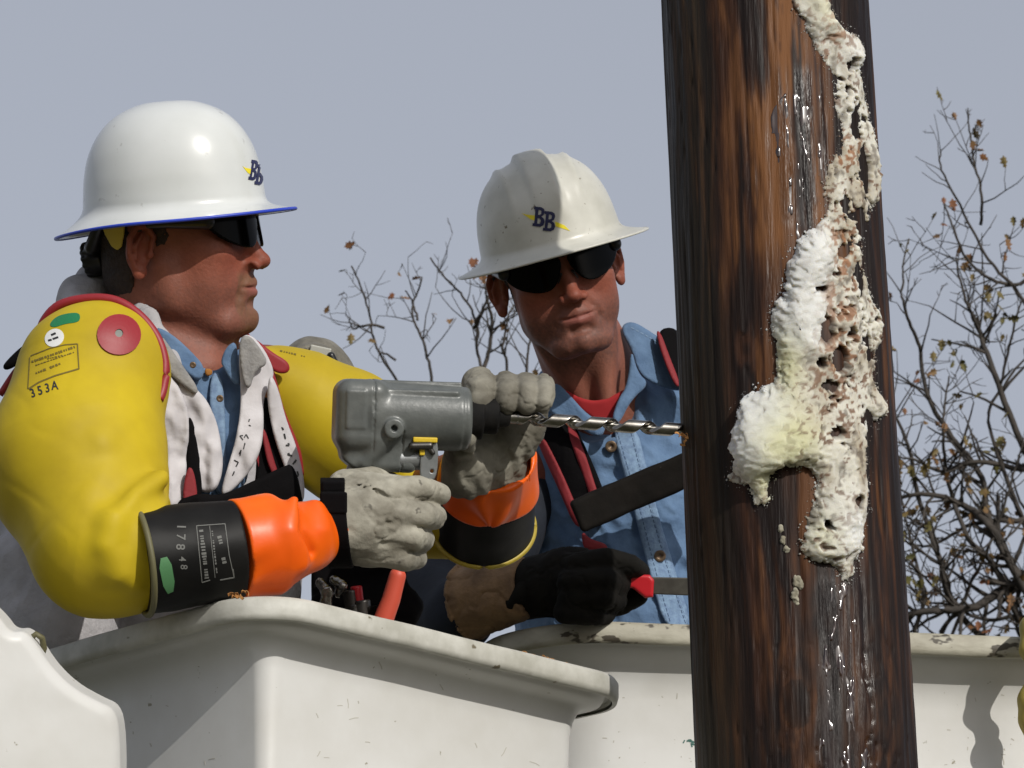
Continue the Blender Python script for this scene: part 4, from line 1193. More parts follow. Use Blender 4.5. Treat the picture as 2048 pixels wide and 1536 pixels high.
panel('undershirt', [(409, 736), (424, 738), (426, 748), (416, 754), (409, 748)], yc1(-.001), .004, mat('orange_undershirt', (.30, .12, .02), .9), p1, .002, wr=0)
panel('sweatshirt_front', [(318, 740), (335, 745), (352, 762), (370, 800), (380, 840), (374, 930), (362, 1030), (305, 1030), (300, 850)], yc1(-.028), .009, M['white_cloth'], p1, .0026, wr=.009, wf=40, seed=4)
panel('sweatshirt_front', [(322, 690), (345, 735), (385, 770), (415, 800), (436, 850), (447, 915), (444, 955), (430, 985), (396, 985), (386, 930), (380, 850), (350, 790), (326, 745)], yc1(-.014), .010, M['white_cloth'], p1, .0026, wr=.009, wf=40, seed=5)
panel('sweatshirt_lining', [(322, 668), (338, 690), (372, 740), (398, 778), (392, 792), (360, 765), (335, 745), (322, 715)], yc1(-.026), .008, M['grey_cloth'], p1, .0024, wr=.004, seed=6)
lap = panel('lapel', [(478, 676), (500, 666), (530, 700), (550, 745), (538, 772), (526, 800), (528, 850), (524, 895), (508, 932), (482, 965), (452, 992), (440, 986), (460, 920), (474, 870), (482, 800), (477, 730)], yc1(-.022), .007, M['white_cloth'], p1, .0024, wr=.008, seed=7)
panel('lapel_lining', [(478, 676), (498, 668), (522, 698), (538, 728), (510, 742), (500, 780), (488, 770), (480, 730)], yc1(-.029), .006, M['grey_cloth'], p1, .0022, wr=.004, seed=8)
lap2 = panel('lapel', [(540, 745), (556, 772), (572, 840), (596, 900), (610, 965), (608, 1008), (590, 1000), (572, 945), (552, 890), (540, 840), (534, 790)], yc1(-.028), .008, M['white_cloth'], p1, .0024, wr=.005, seed=9)
bl = bvh_of(lap); bl2 = bvh_of(lap2)
rnd = random.Random(3); sc_ = []
for (u, v) in [(500, 850), (493, 872), (486, 890), (478, 905), (470, 925), (498, 835), (482, 875), (466, 945)]:
    sc_.append(stroke([(u + rnd.uniform(-5, 5), v + rnd.uniform(-5, 5)), (u + rnd.uniform(-4, 8), v + rnd.uniform(-6, 6)), (u + rnd.uniform(-4, 4), v + rnd.uniform(2, 9))], 2.2))
V, F = merge(sc_); decal('printed_pattern', V, F, bl, M['inkblack'], lap, -.1)
sc_ = []
for (u, v) in [(562, 850), (566, 872), (574, 890), (580, 905), (588, 925), (592, 945), (585, 880)]:
    sc_.append(stroke([(u + rnd.uniform(-6, 6), v + rnd.uniform(-7, 7)), (u + rnd.uniform(-6, 6), v + rnd.uniform(-6, 6)), (u + rnd.uniform(-6, 6), v + rnd.uniform(0, 10))], 3.4))
V, F = merge(sc_); decal('printed_pattern', V, F, bl2, M['inkblack'], lap2, -.1)
hn = empty('harness', W1(q(500, 900, -.1)) - base(p1)); hn.parent = p1
panel('strap', [(508, 800), (540, 790), (556, 850), (590, 930), (612, 1010), (500, 1020), (515, 930), (505, 860)], yc1(-.012), .010, M['web'], hn, .0026, wr=.002, seed=10)
panel('belt', [(350, 1000), (400, 985), (440, 992), (500, 965), (560, 935), (590, 925), (610, 1020), (600, 1060), (350, 1060)], yc1(-.037), .010, M['web'], hn, .0026, wr=.003, seed=11)
panel('strap', [(372, 830), (388, 840), (402, 930), (405, 1010), (365, 1010), (372, 930)], yc1(-.021), .008, M['web'], hn, .0026, wr=.002, seed=12)
for pl, s_ in (([(372, 935), (388, 935), (398, 1012), (362, 1012)], 1), ([(522, 860), (530, 855), (548, 920), (560, 955), (548, 958), (532, 920)], 2), ([(505, 850), (511, 850), (520, 930), (514, 940)], 3)):
    panel('strap_binding', pl, yc1(-.038 if s_ == 1 else -.022), .005, M['redweb'], hn, .002, wr=.0, seed=13)
panel('shoulder_strap', [(4, 735), (12, 722), (45, 690), (80, 672), (88, 680), (70, 705), (40, 728), (14, 742)], lambda X, Z: -.14 + X * 0, .012, M['web'], hn, .0024, wr=.002, seed=14)

M['scuff'] = mat('scuff_grime', (.42, .40, .35), .8); M['greenpaint'] = mat('green_paint_smear', (.02, .10, .08), .6)
def scuffs(root, spots, seed, y, mm='scuff', wd=2.2, L_=(4, 18)):
    rnd = random.Random(seed); tub = [c for c in root.children if c.name.startswith('tub')][0]; bv = bvh_of(tub); out = []
    for (u0, v0, u1, v1, n) in spots:
        for _ in range(n):
            u, v = rnd.uniform(u0, u1), rnd.uniform(v0, v1); a = rnd.choice((rnd.gauss(0, .3), rnd.gauss(1.5, .4))); l = rnd.uniform(*L_) * rnd.random()
            out.append(stroke([(u, v), (u + math.cos(a) * l + .5, v + math.sin(a) * l), (u + math.cos(a + .1) * l * 1.6 + 1, v + math.sin(a + .1) * l * 1.6)], rnd.uniform(.5, 1) * wd))
    V, F = merge(out); o = decal('scuff_marks', V, F, bv, M[mm], root, y, lift=.0003)
    if o: o['kind'] = 'stuff'
scuffs(b1, [(560, 1330, 1140, 1530, 13), (250, 1350, 520, 1530, 6), (600, 1290, 1100, 1330, 3)], 3, -.2)
scuffs(b2, [(1200, 1380, 1390, 1530, 8), (1830, 1370, 2030, 1530, 14)], 4, .5)
scuffs(b2, [(1368, 1478, 1392, 1492, 7)], 5, .5, 'greenpaint', 5, (4, 12))
# ---- gloves of person 1
def ring_tube(c, n, r, tr, seg=64, squash=1.0, e1=None):
    n = np.array(n) / np.linalg.norm(n); a = np.cross(n, [0, 1, 0]) if e1 is None else np.array(e1); a = a / np.linalg.norm(a); b = np.cross(n, a)
    th = np.linspace(0, 2 * math.pi, seg + 1)
    pts = np.array(c) + r * (np.cos(th)[:, None] * a + np.sin(th)[:, None] * b * squash)
    return tubes([(W(pts), tr)], 10)
g1 = empty('rubber_glove', W1(q(285, 1125, -.36)) - base(p1)); g1.parent = p1
GA, GB, GC, GD = q(283, 1124, -.365), q(474, 1098, -.335), q(548, 1088, -.318), q(606, 1076, -.290)
gd = (GB - GA) / np.linalg.norm(GB - GA)
def shellcut(d, t): return np.maximum(d, -(d + t))
def f_g1(P):
    d = cyl(P, GA, GB, .0595, .0015, .0545)
    return d + fbm(P * 22, 2, 3) * .0022
cuff1 = sdf_obj('cuff', f_g1, *bounds([GA, GB], .068), .0024, M['black'], g1)
V, F = ring_tube(GA, gd, .0592, .0036); mk('rolled_edge', V, F, M['olive'], g1)
def f_g1o(P):
    d = cyl(P, GB - gd * .002, GC, .0560, .003, .0545)
    d = smin(d, cap(P, GC, GD, .0520, .0400), .016)
    d = smin(d, cap(P, GD, WR1, .034, .032), .010)
    d = smin(d, chain(P, [q(590, 1000, -.345), q(582, 1060, -.362), q(600, 1125, -.350)], [.003, .004, .003]), .022)
    d = smin(d, chain(P, [q(632, 1015, -.305), q(640, 1060, -.32), q(628, 1112, -.31)], [.004, .005, .004]), .022)
    d = smax(d, -chain(P, [q(612, 1012, -.345), q(612, 1060, -.358), q(622, 1105, -.340)], [.004, .006, .004]), .010)
    d = smax(d, -chain(P, [q(500, 1150, -.385), q(570, 1110, -.392), q(590, 1130, -.385)], [.003, .005, .003]), .018)
    return d + fbm(P * 20, 2, 12) * .0022 * np.clip((P[:, 0] + .26) * 20, .15, 1)
sdf_obj('liner', f_g1o, *bounds([GB, GC, GD, WR1], .062), .0022, M['orange'], g1)
bc1 = bvh_of(cuff1)
dec('green_tag', [smooth_poly([(315, 1118), (340, 1112), (352, 1180), (330, 1190)], 1)], bc1, M['greenpale'], g1, -.4)
parts = []
for k, chh in enumerate('178'): V, F = text2(chh, 25, .3); parts.append((place2(V, 362 - k * 1, 1062 + (k - 0) * 20 - 8, 92, 1), F))
for k, chh in enumerate('48'): V, F = text2(chh, 20, .1); parts.append((place2(V, 364 + k * 3, 1118 + k * 16, 92, 1), F))
V, F = merge(parts); decal('cuff_number', V, F, bc1, M['stampgrey'], g1, -.4)
rnd = random.Random(19)
st_ = [stroke([(393, 1052), (450, 1048), (458, 1110), (468, 1155)], 1.6), stroke([(393, 1052), (404, 1165), (420, 1160)], 1.6), stroke([(419, 1052), (430, 1155)], 1.2), stroke([(440, 1160), (468, 1155), (466, 1138)], 2)]
st_ += dashes(402, 1060, 414, 1160, 9) + dashes(424, 1062, 434, 1150, 3) + dashes(438, 1072, 444, 1095, 9) + dashes(446, 1115, 450, 1130, 8)
V, F = merge(st_); decal('cuff_stamp', V, F, bc1, M['stampgrey'], g1, -.4)

def leather_hand(name, f, lo, hi, h, mm, parent, seed=0, amp=.0022, freq=40):
    def ff(P): return f(P) + fbm(P * freq, 3, seed) * amp * .6 + np.clip(.09 - np.abs(fbm(P * np.array([.8, 1, 1.2]) * freq * .9, 3, seed + 50)), 0, 1) * .016
    return sdf_obj(name, ff, lo, hi, h, mm, parent, 1.5)
def f_h1(P):
    d = un(.02, cap(P, q(672, 1048, -.245), q(720, 1045, -.235), .041, .043), ell(P, q(752, 1045, -.225), (.052, .032, .050)))
    d = smin(d, cap(P, q(700, 985, -.215), q(790, 985, -.215), .022, .019), .018)
    d = smin(d, chain(P, [q(690, 975, -.20), q(742, 962, -.175), q(775, 965, -.14)], [.020, .017, .014]), .014)      # thumb over the top
    k = .004
    d = smin(d, chain(P, [q(780, 985, -.235), q(838, 976, -.215), q(880, 988, -.185)], [.0165, .0155, .0125]), k)   # index on the trigger
    d = smin(d, chain(P, [q(770, 1022, -.245), q(845, 1030, -.235), q(866, 1034, -.195), q(835, 1034, -.165)], [.0165, .0155, .0150, .013]), k)
    d = smin(d, chain(P, [q(762, 1064, -.245), q(828, 1076, -.235), q(845, 1080, -.195), q(812, 1080, -.165)], [.0165, .0155, .0145, .013]), k)
    d = smin(d, chain(P, [q(745, 1100, -.238), q(808, 1116, -.228), q(832, 1116, -.195), q(800, 1112, -.165)], [.0165, .0150, .0135, .012]), k)
    # creases
    for pts, r in [([q(715, 1000, -.275), q(770, 1040, -.282), q(790, 1085, -.275)], .0022), ([q(700, 1060, -.283), q(745, 1095, -.282), q(790, 1110, -.27)], .002),
                   ([q(790, 1006, -.256), q(845, 1008, -.25)], .003), ([q(775, 1046, -.262), q(835, 1055, -.255)], .0028), ([q(765, 1088, -.262), q(820, 1098, -.25)], .0028),
                   ([q(720, 975, -.245), q(800, 1003, -.258)], .002)]:
        d = smax(d, -chain(P, pts, [r] * len(pts)), .005)
    return d
lg1 = empty('leather_glove', W1(WR1) - base(p1)); lg1.parent = p1
leather_hand('hand_part', f_h1, q(640, 1170, -.30) * [1, 1, 1] - [0, 0, .0], q(905, 930, -.12), .002, M['leather'], lg1, 3)
def f_wb(P):
    a, b = q(664, 1050, -.248), q(694, 1046, -.243)
    d = cyl(P, a, b, .0475, .002, .0475)
    return np.maximum(d, -cyl(P, a - (b - a), b + (b - a), .043, .001))
def f_wb2(P):
    a, b = q(662, 1046, -.246), q(690, 1042, -.244)
    dd_ = b - a
    d = ell((P - a) @ np.eye(3), dd_ / 2, (.0135, .052, .0455))
    return d
def f_band(P):
    a = q(674, 1046, -.242); x = P[:, 0] - a[0] + (P[:, 2] - a[2]) * .10
    r = np.sqrt(((P[:, 1] - a[1]) / .057) ** 2 + ((P[:, 2] - a[2]) / .048) ** 2)
    d = np.maximum(np.abs((r - 1) * .052) - .0035, np.abs(x) - .0135)
    bk = box(P, a + np.array([-.002, -.052, .024]), (.015, .009, .012), .002)
    bk2 = box(P, a + np.array([-.003, -.036, .042]), (.013, .008, .006), .002)
    return np.minimum(np.minimum(d, bk), bk2)
sdf_obj('wrist_strap', f_band, *bounds([q(676, 1046, -.245)], .070), .0018, M['web'], lg1, 2)
# far hand round the chuck
g2 = empty('rubber_glove', W1(WR2) - base(p1)); g2.parent = p1
A3 = WR2; A2 = A3 - fdir * .048; A1_ = A2 - fdir * .075
def f_o2(P):
    ph = np.arctan2(P[:, 0] - A3[0], -(P[:, 1] - A3[1]))
    d = cyl(P, A2, A3 + fdir * .012, .0605, .004, .0540)
    d = np.maximum(d, -cyl(P, A3 - fdir * .004, A3 + fdir * .04, .0475, .001))
    return d + np.sin(ph * 5 + P[:, 2] * 40) * .0016 + fbm(P * 26, 2, 33) * .002
sdf_obj('liner', f_o2, *bounds([A2, A3], .085), .0022, M['orange'], g2)
def f_c2(P): return cyl(P, A1_, A2 + fdir * .004, .0600, .003, .0575) + fbm(P * 22, 2, 3) * .0015
sdf_obj('cuff', f_c2, *bounds([A1_, A2], .085), .0026, M['black'], g2)
V, F = ring_tube(A1_, fdir, .0600, .0034, e1=[1, 0, 0]); mk('rolled_edge', V, F, mat('yellow_edge', (.40, .30, .03), .5), g2)
def f_h2(P):
    d = un(.02, cap(P, A3, q(992, 880, -.035), .045, .036), ell(P, q(1008, 845, -.035), (.050, .024, .048)))
    k = .0025
    for (u, r, dv, yt) in ((958, .0205, 0, 0), (1012, .0175, 4, .0), (1052, .0165, 4, .0), (1086, .0135, 2, .01)):
        ub = 1000 + (u - 1000) * .85
        d = smin(d, chain(P, [q(ub, 835, -.03), q(u - 4, 786 + dv, -.05), q(u, 768 + dv, -.09), q(u + 3, 786 + dv, -.122), q(u + 1, 803 + dv, -.130)], [r, r, r, r * .95, r * .8]), k)
    d = smin(d, chain(P, [q(925, 950, -.06), q(918, 905, -.095), q(932, 872, -.135)], [.022, .019, .0145]), .010)      # thumb
    d = smin(d, ell(P, q(940, 935, -.06), (.030, .03, .034)), .02)
    for pts, r in [([q(925, 900, -.125), q(955, 925, -.115)], .003), ([q(985, 985, -.12), q(1000, 900, -.09)], .004), ([q(1030, 960, -.10), q(1045, 880, -.07)], .003), ([q(1010, 990, -.115), q(1020, 940, -.10)], .003),
                   ([q(940, 975, -.12), q(985, 950, -.115)], .003)]:
        d = smax(d, -chain(P, pts, [r] * len(pts)), .006)
    n = np.sin((P[:, 0] * 1.0 + P[:, 2] * .4) * 260 + fbm(P * 30, 2) * 4) * .0012 * np.clip((-.04 - P[:, 2]) * 30, 0, 1)
    return d + n
lg2 = empty('leather_glove', W1(WR2) - base(p1)); lg2.parent = p1
leather_hand('hand_part', f_h2, q(880, 1010, -.17), q(1125, 730, .06), .002, M['leather_dark'], lg2, 13)

# emblem on a hat: two overlapping block Bs and a yellow bolt
def emblem(bvh, hat, y, u, v, s, ang, sx=1.0, s2=1.0):
    def tr(pts): 
        a = math.radians(ang); return [(u + x * s * sx * math.cos(a) - yy * s * math.sin(a), v + x * s * sx * math.sin(a) + yy * s * math.cos(a)) for x, yy in pts]
    for pl in ([(-50, -8), (-40, -6), (-18, -6), (-20, 5), (-30, 3)], [(20, 2), (22, 12), (34, 14), (52, 18), (40, 8)]):
        dec('yellow_bolt', [tr(pl)], bvh, M['emb_yellow'], hat, y, 5, .0005)
    def B(ox, oy):
        o_ = [(0, -20), (14, -20), (20, -17), (22, -11), (20, -4), (16, -1), (21, 2), (24, 9), (22, 16), (16, 20), (0, 20), (0, 14), (3, 14), (3, -14), (0, -14)]
        h1 = [(9, -14), (12, -14), (15, -12), (15, -6), (12, -4), (9, -4)]; h2 = [(9, 3), (13, 3), (16, 6), (16, 12), (13, 14), (9, 14)]
        return [[(a + ox, b + oy) for a, b in L_] for L_ in (o_, h1[::-1], h2[::-1])]
    for k, L_ in enumerate((B(-25, -4), B(-3, 3))):
        dec('letter', [tr(x) for x in L_], bvh, M['navy'], hat, y, 5, .0009 + .0003 * k)
emblem(bvh_of(shell1), hat1, -.06, 514, 346, 1.0, 10, .62)

# ================================================================== PERSON 2 (denim shirt)
p2 = empty('person', W1(q(1230, 1500, .86)), 'person in blue denim shirt, dark glove and scuffed white hard hat, facing the viewer', 'person')
NB2 = q(1205, 790, .85)
def f_body2(P):
    d = np.full(len(P), 1e3); ph = H2.loc(P); m = P[:, 2] > q(0, 830, .8)[2]
    d[m] = f_head(ph[m], H2.o)
    nk = cap(P, H2.glob((0, .02, -.045)), NB2, .056, .066)
    nk = smin(nk, cap(P, H2.glob((-.042, -.0, -.05)), q(1165, 800, .78), .014, .012), .02)
    nk = smin(nk, cap(P, H2.glob((.046, .0, -.05)), q(1215, 800, .76), .014, .012), .02)
    d = smin(d, nk, .016)
    t = un(.05, cap(P, q(1235, 900, .89), q(1250, 1250, .89), .09, .11), cap(P, q(1130, 900, .88), q(1380, 880, .90), .04))
    t = smin(t, chain(P, [q(1100, 900, .85), q(880, 1205, .70), q(1060, 1175, .5)], [.045, .04, .03]), .03)
    return smin(d, t, .03)
sdf_obj('body', f_body2, [-.14, .40, -.50], [.36, 1.04, .26], .0022, M['skin'], p2, 1.35, body_cols(H2))
lo, hi = bounds([H2.O], .14); sdf_obj('hair', f_hair(H2, -.03), lo, hi, .0024, M['hair'], p2)
glasses(H2, p2, dict(slant=.06))
hat2, shell2 = hard_hat(H2, p2, dict(prof=[(a, b * .93) for a, b in prof], c=(0, -.018, .043), mat='helmet2', trim='helmet2', side=.06, back=.2, front=.0, ridge=True, trim_r=.0016, tilt=0))
emblem(bvh_of(shell2), hat2, .6, 1091, 439, .98, 6)
def f_shirt(P):
    d = un(.05, cap(P, q(1215, 870, .88), q(1255, 1250, .88), .118, .155), cap(P, q(1120, 880, .86), q(1460, 860, .90), .072, .08))
    d = smin(d, cap(P, q(1450, 860, .90), q(1530, 1100, .84), .075, .065), .03)
    d = smin(d, cap(P, q(1530, 1100, .84), q(1480, 1330, .70), .060, .045), .02)
    d = smax(d, -cap(P, H2.glob((0, .0, -.08)), q(1195, 785, .76), .066, .062), .012)
    w_ = fbm(P * np.array([14, 14, 8]), 3, 28) * .014 + np.abs(fbm(np.stack([P[:, 0] * 22 + P[:, 2] * 20, P[:, 1] * 10, P[:, 2] * 16 - P[:, 0] * 10], -1), 2, 48)) * .016 + fbm(np.stack([P[:, 0] * 40 + P[:, 2] * 12, P[:, 1] * 30, P[:, 2] * 12], -1), 2, 38) * .005
    return d + w_
shirt2 = empty('denim_shirt', W1(q(1240, 1000, .75)) - base(p2)); shirt2.parent = p2
sbody = sdf_obj('shirt_body', f_shirt, [-.03, .60, -.52], [.50, 1.08, .04], .0034, M['denim'], shirt2, 1.6)
bsh = bvh_of(sbody)
def ysurf(bvh, off, y0=.7):
    def f(X, Z):
        out = np.empty(len(X))
        gx = np.linspace(X.min() - .001, X.max() + .001, 14); gz = np.linspace(Z.min() - .001, Z.max() + .001, 14)
        G = np.full((14, 14), np.nan)
        for i, x in enumerate(gx):
            for j, z in enumerate(gz):
                a = W1((x, y0 - .6, z)); d = (W1((x, y0, z)) - a).normalized()
                h = bvh.ray_cast(a, d)
                if h[0] is not None: G[i, j] = ((np.array(h[0]) - CAM) @ ROT)[1] - D
        G = np.where(np.isnan(G), np.nanmean(G) if np.isfinite(G).any() else y0, G)
        fi = np.clip((X - gx[0]) / (gx[1] - gx[0]), 0, 12.999); fj = np.clip((Z - gz[0]) / (gz[1] - gz[0]), 0, 12.999)
        i = fi.astype(int); j = fj.astype(int); a = fi - i; b = fj - j
        return G[i, j] * (1 - a) * (1 - b) + G[i + 1, j] * a * (1 - b) + G[i, j + 1] * (1 - a) * b + G[i + 1, j + 1] * a * b + off
    # cache over a fixed window so every evaluation agrees
    xs = np.linspace(-.05, .45, 60); zs = np.linspace(-.5, .1, 70)
    XX, ZZ_ = np.meshgrid(xs, zs, indexing='ij'); G = np.full(XX.shape, np.nan)
    for i, x in enumerate(xs):
        for j, z in enumerate(zs):
            a = W1((x, y0 - .6, z)); d = (W1((x, y0, z)) - a).normalized(); h = bvh.ray_cast(a, d)
            if h[0] is not None: G[i, j] = ((np.array(h[0]) - CAM) @ ROT)[1] - D
    mval = np.nanmean(G)
    for _ in range(40):
        nan = np.isnan(G)
        if not nan.any(): break
        Gp = np.pad(G, 1, constant_values=np.nan)
        nb_ = np.stack([Gp[:-2, 1:-1], Gp[2:, 1:-1], Gp[1:-1, :-2], Gp[1:-1, 2:]])
        cnt_ = np.isfinite(nb_).sum(0); av = np.where(cnt_ > 0, np.nansum(nb_, 0) / np.maximum(cnt_, 1), np.nan)
        G = np.where(nan, av, G)
    G = np.where(np.isnan(G), mval, G)
    for _ in range(2):
        Gp = np.pad(G, 1, mode='edge'); G = (Gp[:-2, 1:-1] + Gp[2:, 1:-1] + Gp[1:-1, :-2] + Gp[1:-1, 2:] + 2 * G) / 6
    def f2(X, Z):
        fi = np.clip((X - xs[0]) / (xs[1] - xs[0]), 0, 58.999); fj = np.clip((Z - zs[0]) / (zs[1] - zs[0]), 0, 68.999)
        i = fi.astype(int); j = fj.astype(int); a = fi - i; b = fj - j
        return G[i, j] * (1 - a) * (1 - b) + G[i + 1, j] * a * (1 - b) + G[i, j + 1] * (1 - a) * b + G[i + 1, j + 1] * a * b
    return f2
ys2 = ysurf(bsh, 0)
def yo(o_): return lambda X, Z: ys2(X, Z) + o_
plk = panel('placket', [(1222, 850), (1272, 846), (1292, 930), (1320, 1040), (1350, 1140), (1388, 1260), (1330, 1260), (1302, 1160), (1262, 1000), (1240, 920)], yo(-.004), .007, M['denim_seam'], shirt2, .0028, wr=.002, seed=21)
colr = panel('collar', [(1238, 655), (1262, 640), (1300, 662), (1340, 690), (1362, 740), (1372, 780), (1345, 782), (1300, 765), (1275, 745), (1262, 700)], lambda X, Z: .775 + (X - .17) * .3 + (Z - .03) * .35, .009, M['denim'], shirt2, .0026, wr=.004, seed=22)
panel('collar', [(1262, 690), (1275, 745), (1300, 768), (1262, 800), (1238, 850), (1222, 842), (1235, 800), (1255, 770)], lambda X, Z: .745 + (X - .17) * .2 + (Z + .0) * .2, .009, M['denim'], shirt2, .0026, wr=.004, seed=23)
panel('collar', [(1085, 790), (1110, 760), (1140, 790), (1175, 830), (1215, 850), (1200, 880), (1150, 850), (1100, 830)], lambda X, Z: .742 - (X - .1) * .15 + (Z + .0) * .2, .009, M['denim'], shirt2, .0026, wr=.004, seed=24)
panel('undershirt', [(1125, 775), (1160, 797), (1200, 803), (1248, 780), (1256, 772), (1245, 815), (1225, 850), (1200, 850), (1160, 820), (1128, 800)], lambda X, Z: .752 + ((X - .12) / .06) ** 2 * .015, .008, M['redshirt'], p2, .0024, wr=.002, seed=25)
def stitch(name, mesh, path, parent, y, mm, wd=1.6, dash=7, gap=3.5):
    P_ = spline([(a, b, 0) for a, b in path], 12)[:, :2]; seg = np.r_[0, np.cumsum(ln(np.diff(P_, axis=0)))]; out = []
    t = 0
    while t < seg[-1] - dash:
        a = (np.interp(t, seg, P_[:, 0]), np.interp(t, seg, P_[:, 1])); b = (np.interp(t + dash, seg, P_[:, 0]), np.interp(t + dash, seg, P_[:, 1]))
        out.append(stroke([a, b], wd)); t += dash + gap
    V, F = merge(out); return decal(name, V, F, bvh_of(mesh), mm, parent, y, lift=.0005)
M['thread'] = mat('pale_thread', (.19, .28, .41), .9); M['darkthread'] = mat('dark_seam', (.06, .10, .17), .9)
for pth in ([(1230, 862), (1250, 930), (1276, 1020), (1312, 1160), (1338, 1250)], [(1264, 856), (1282, 930), (1308, 1030), (1340, 1140), (1376, 1250)]):
    stitch('stitching', plk, pth, shirt2, .7, M['thread'])
    stitch('stitching', plk, [(a + (4 if pth[0][0] < 1240 else -4), b) for a, b in pth], shirt2, .7, M['darkthread'], 1.4)
stitch('stitching', colr, [(1262, 655), (1300, 676), (1332, 700), (1350, 745), (1360, 770)], shirt2, .77, M['thread'])
stitch('stitching', sbody, [(1130, 905), (1150, 960), (1175, 1060), (1190, 1180)], shirt2, .7, M['darkthread'], 1.6)
for (u, v) in ((1222, 893), (1320, 1112), (1268, 1000)):
    c = q(u, v, .7); yy = float(ys2(np.array([c[0]]), np.array([c[2]]))[0]); button('button', u, v, yy - .008, .0078, shirt2, 'brassbtn')
h2_ = empty('harness', W1(q(1180, 950, .7)) - base(p2)); h2_.parent = p2
panel('strap', [(1075, 850), (1145, 840), (1165, 880), (1200, 960), (1228, 1040), (1165, 1060), (1130, 980), (1095, 905)], yo(-.016), .008, M['web'], h2_, .0026, wr=.002, seed=26)
panel('strap_binding', [(1066, 862), (1080, 860), (1110, 915), (1140, 980), (1168, 1050), (1150, 1056), (1120, 985), (1090, 920)], yo(-.020), .008, M['redweb'], h2_, .0024, wr=.001, seed=27)
panel('strap_binding', [(1132, 850), (1146, 846), (1170, 905), (1196, 985), (1205, 1020), (1190, 1024), (1165, 950), (1145, 895)], yo(-.020), .008, M['redweb'], h2_, .0024, wr=.001, seed=28)
panel('strap_binding', [(1163, 1060), (1180, 1078), (1215, 1088), (1216, 1106), (1170, 1100), (1164, 1085)], yo(-.014), .008, M['redweb'], h2_, .0024, wr=.001, seed=29)
panel('strap', [(1312, 660), (1352, 652), (1380, 700), (1410, 780), (1380, 800), (1352, 770), (1332, 715)], lambda X, Z: .765 + (X - .2) * .3 + (Z - .03) * .5, .010, M['web'], h2_, .0026, wr=.002, seed=30)
panel('strap_binding', [(1310, 664), (1320, 660), (1340, 715), (1362, 770), (1352, 776), (1330, 730)], lambda X, Z: .757 + (X - .2) * .3 + (Z - .03) * .5, .006, M['redweb'], h2_, .0024, wr=.001, seed=31)
PA, PB = q(1150, 1035, .655), q(1500, 885, .665)
pdv = (PB - PA) / np.linalg.norm(PB - PA); Rp = np.stack([pdv, [0, 1, 0], np.cross(pdv, [0, 1, 0])], 1)
def f_pad(P):
    c = (PA + PB) / 2; p = (P - c) @ Rp; L_ = np.linalg.norm(PB - PA) / 2
    p[:, 1] -= -.012 * (p[:, 0] / L_) ** 2
    d = box(p, (0, 0, 0), (L_, .013, .0225 + .0), .006)
    return d + fbm(P * 30, 2, 6) * .0016
tag(sdf_obj('lanyard_pad', f_pad, *bounds([PA, PB], .04), .0026, M['pad']), 'broad dark padded strap crossing in front of the denim shirt up to the pole', 'strap')
# right arm: black sleeve, navy shirt cuff, tan cuff, dark glove
def f_arm(P):
    d = chain(P, [q(1065, 960, .84), q(985, 1080, .76), q(868, 1215, .66)], [.055, .058, .062], .03)
    d = smin(d, cap(P, q(868, 1225, .65), q(915, 1235, .58), .048, .044), .03)
    return d + fbm(P * np.array([12, 12, 8]), 3, 77) * .010
sdf_obj('dark_sleeve', f_arm, [-.19, .48, -.40], [.10, .94, -.05], .0034, mat('navy_sleeve', (.006, .009, .016), .85, (.010, .014, .024), 20, bump=.5, bs=60), p2)
TA, TB = q(935, 1205, .54), q(1062, 1176, .48)
def f_tan(P):
    d = cyl(P, TA, TB, .0500, .002, .0390); d = np.minimum(d, cyl(P, TA, TA + (TB - TA) * .07, .0525, .002)); return d + fbm(P * 20, 3, 44) * .006 + np.clip(.1 - np.abs(fbm(P * 30, 2, 46)), 0, 1) * .02
lg3 = empty('work_glove', W1(TA) - base(p2)); lg3.parent = p2
sdf_obj('cuff', f_tan, *bounds([TA, TB], .058), .0024, M['tan'], lg3)
def f_h3(P):
    d = un(.02, cap(P, TB - (TB - TA) * .25, q(1120, 1165, .47), .038, .042), ell(P, q(1160, 1165, .46), (.052, .032, .043)))
    k = .007
    d = smin(d, chain(P, [q(1150, 1132, .435), q(1215, 1122, .425), q(1262, 1130, .43), q(1280, 1142, .46)], [.017, .0165, .014, .012]), k)
    d = smin(d, chain(P, [q(1140, 1165, .42), q(1215, 1160, .41), q(1240, 1168, .44)], [.016, .016, .014]), k)
    d = smin(d, chain(P, [q(1140, 1195, .42), q(1208, 1196, .41), q(1232, 1200, .44)], [.016, .0155, .014]), k)
    d = smin(d, chain(P, [q(1130, 1225, .42), q(1190, 1228, .42), q(1210, 1228, .44)], [.015, .0145, .013]), k)
    d = smin(d, chain(P, [q(1200, 1215, .47), q(1245, 1205, .475), q(1275, 1192, .47)], [.016, .016, .014]), k)
    return d
leather_hand('hand_part', f_h3, q(1030, 1260, .37), q(1310, 1090, .54), .0022, M['darkglove'], lg3, 23, .003, 50)
def f_str(P):
    d = chain(P, [q(1010, 1215, .47), q(1040, 1190, .455), q(1068, 1150, .46)], [.008, .012, .010])
    return d + fbm(P * 60, 2) * .002
sdf_obj('cuff_edge', f_str, *bounds([q(1010, 1215, .47), q(1068, 1150, .46)], .02), .002, M['darkglove'], lg3)
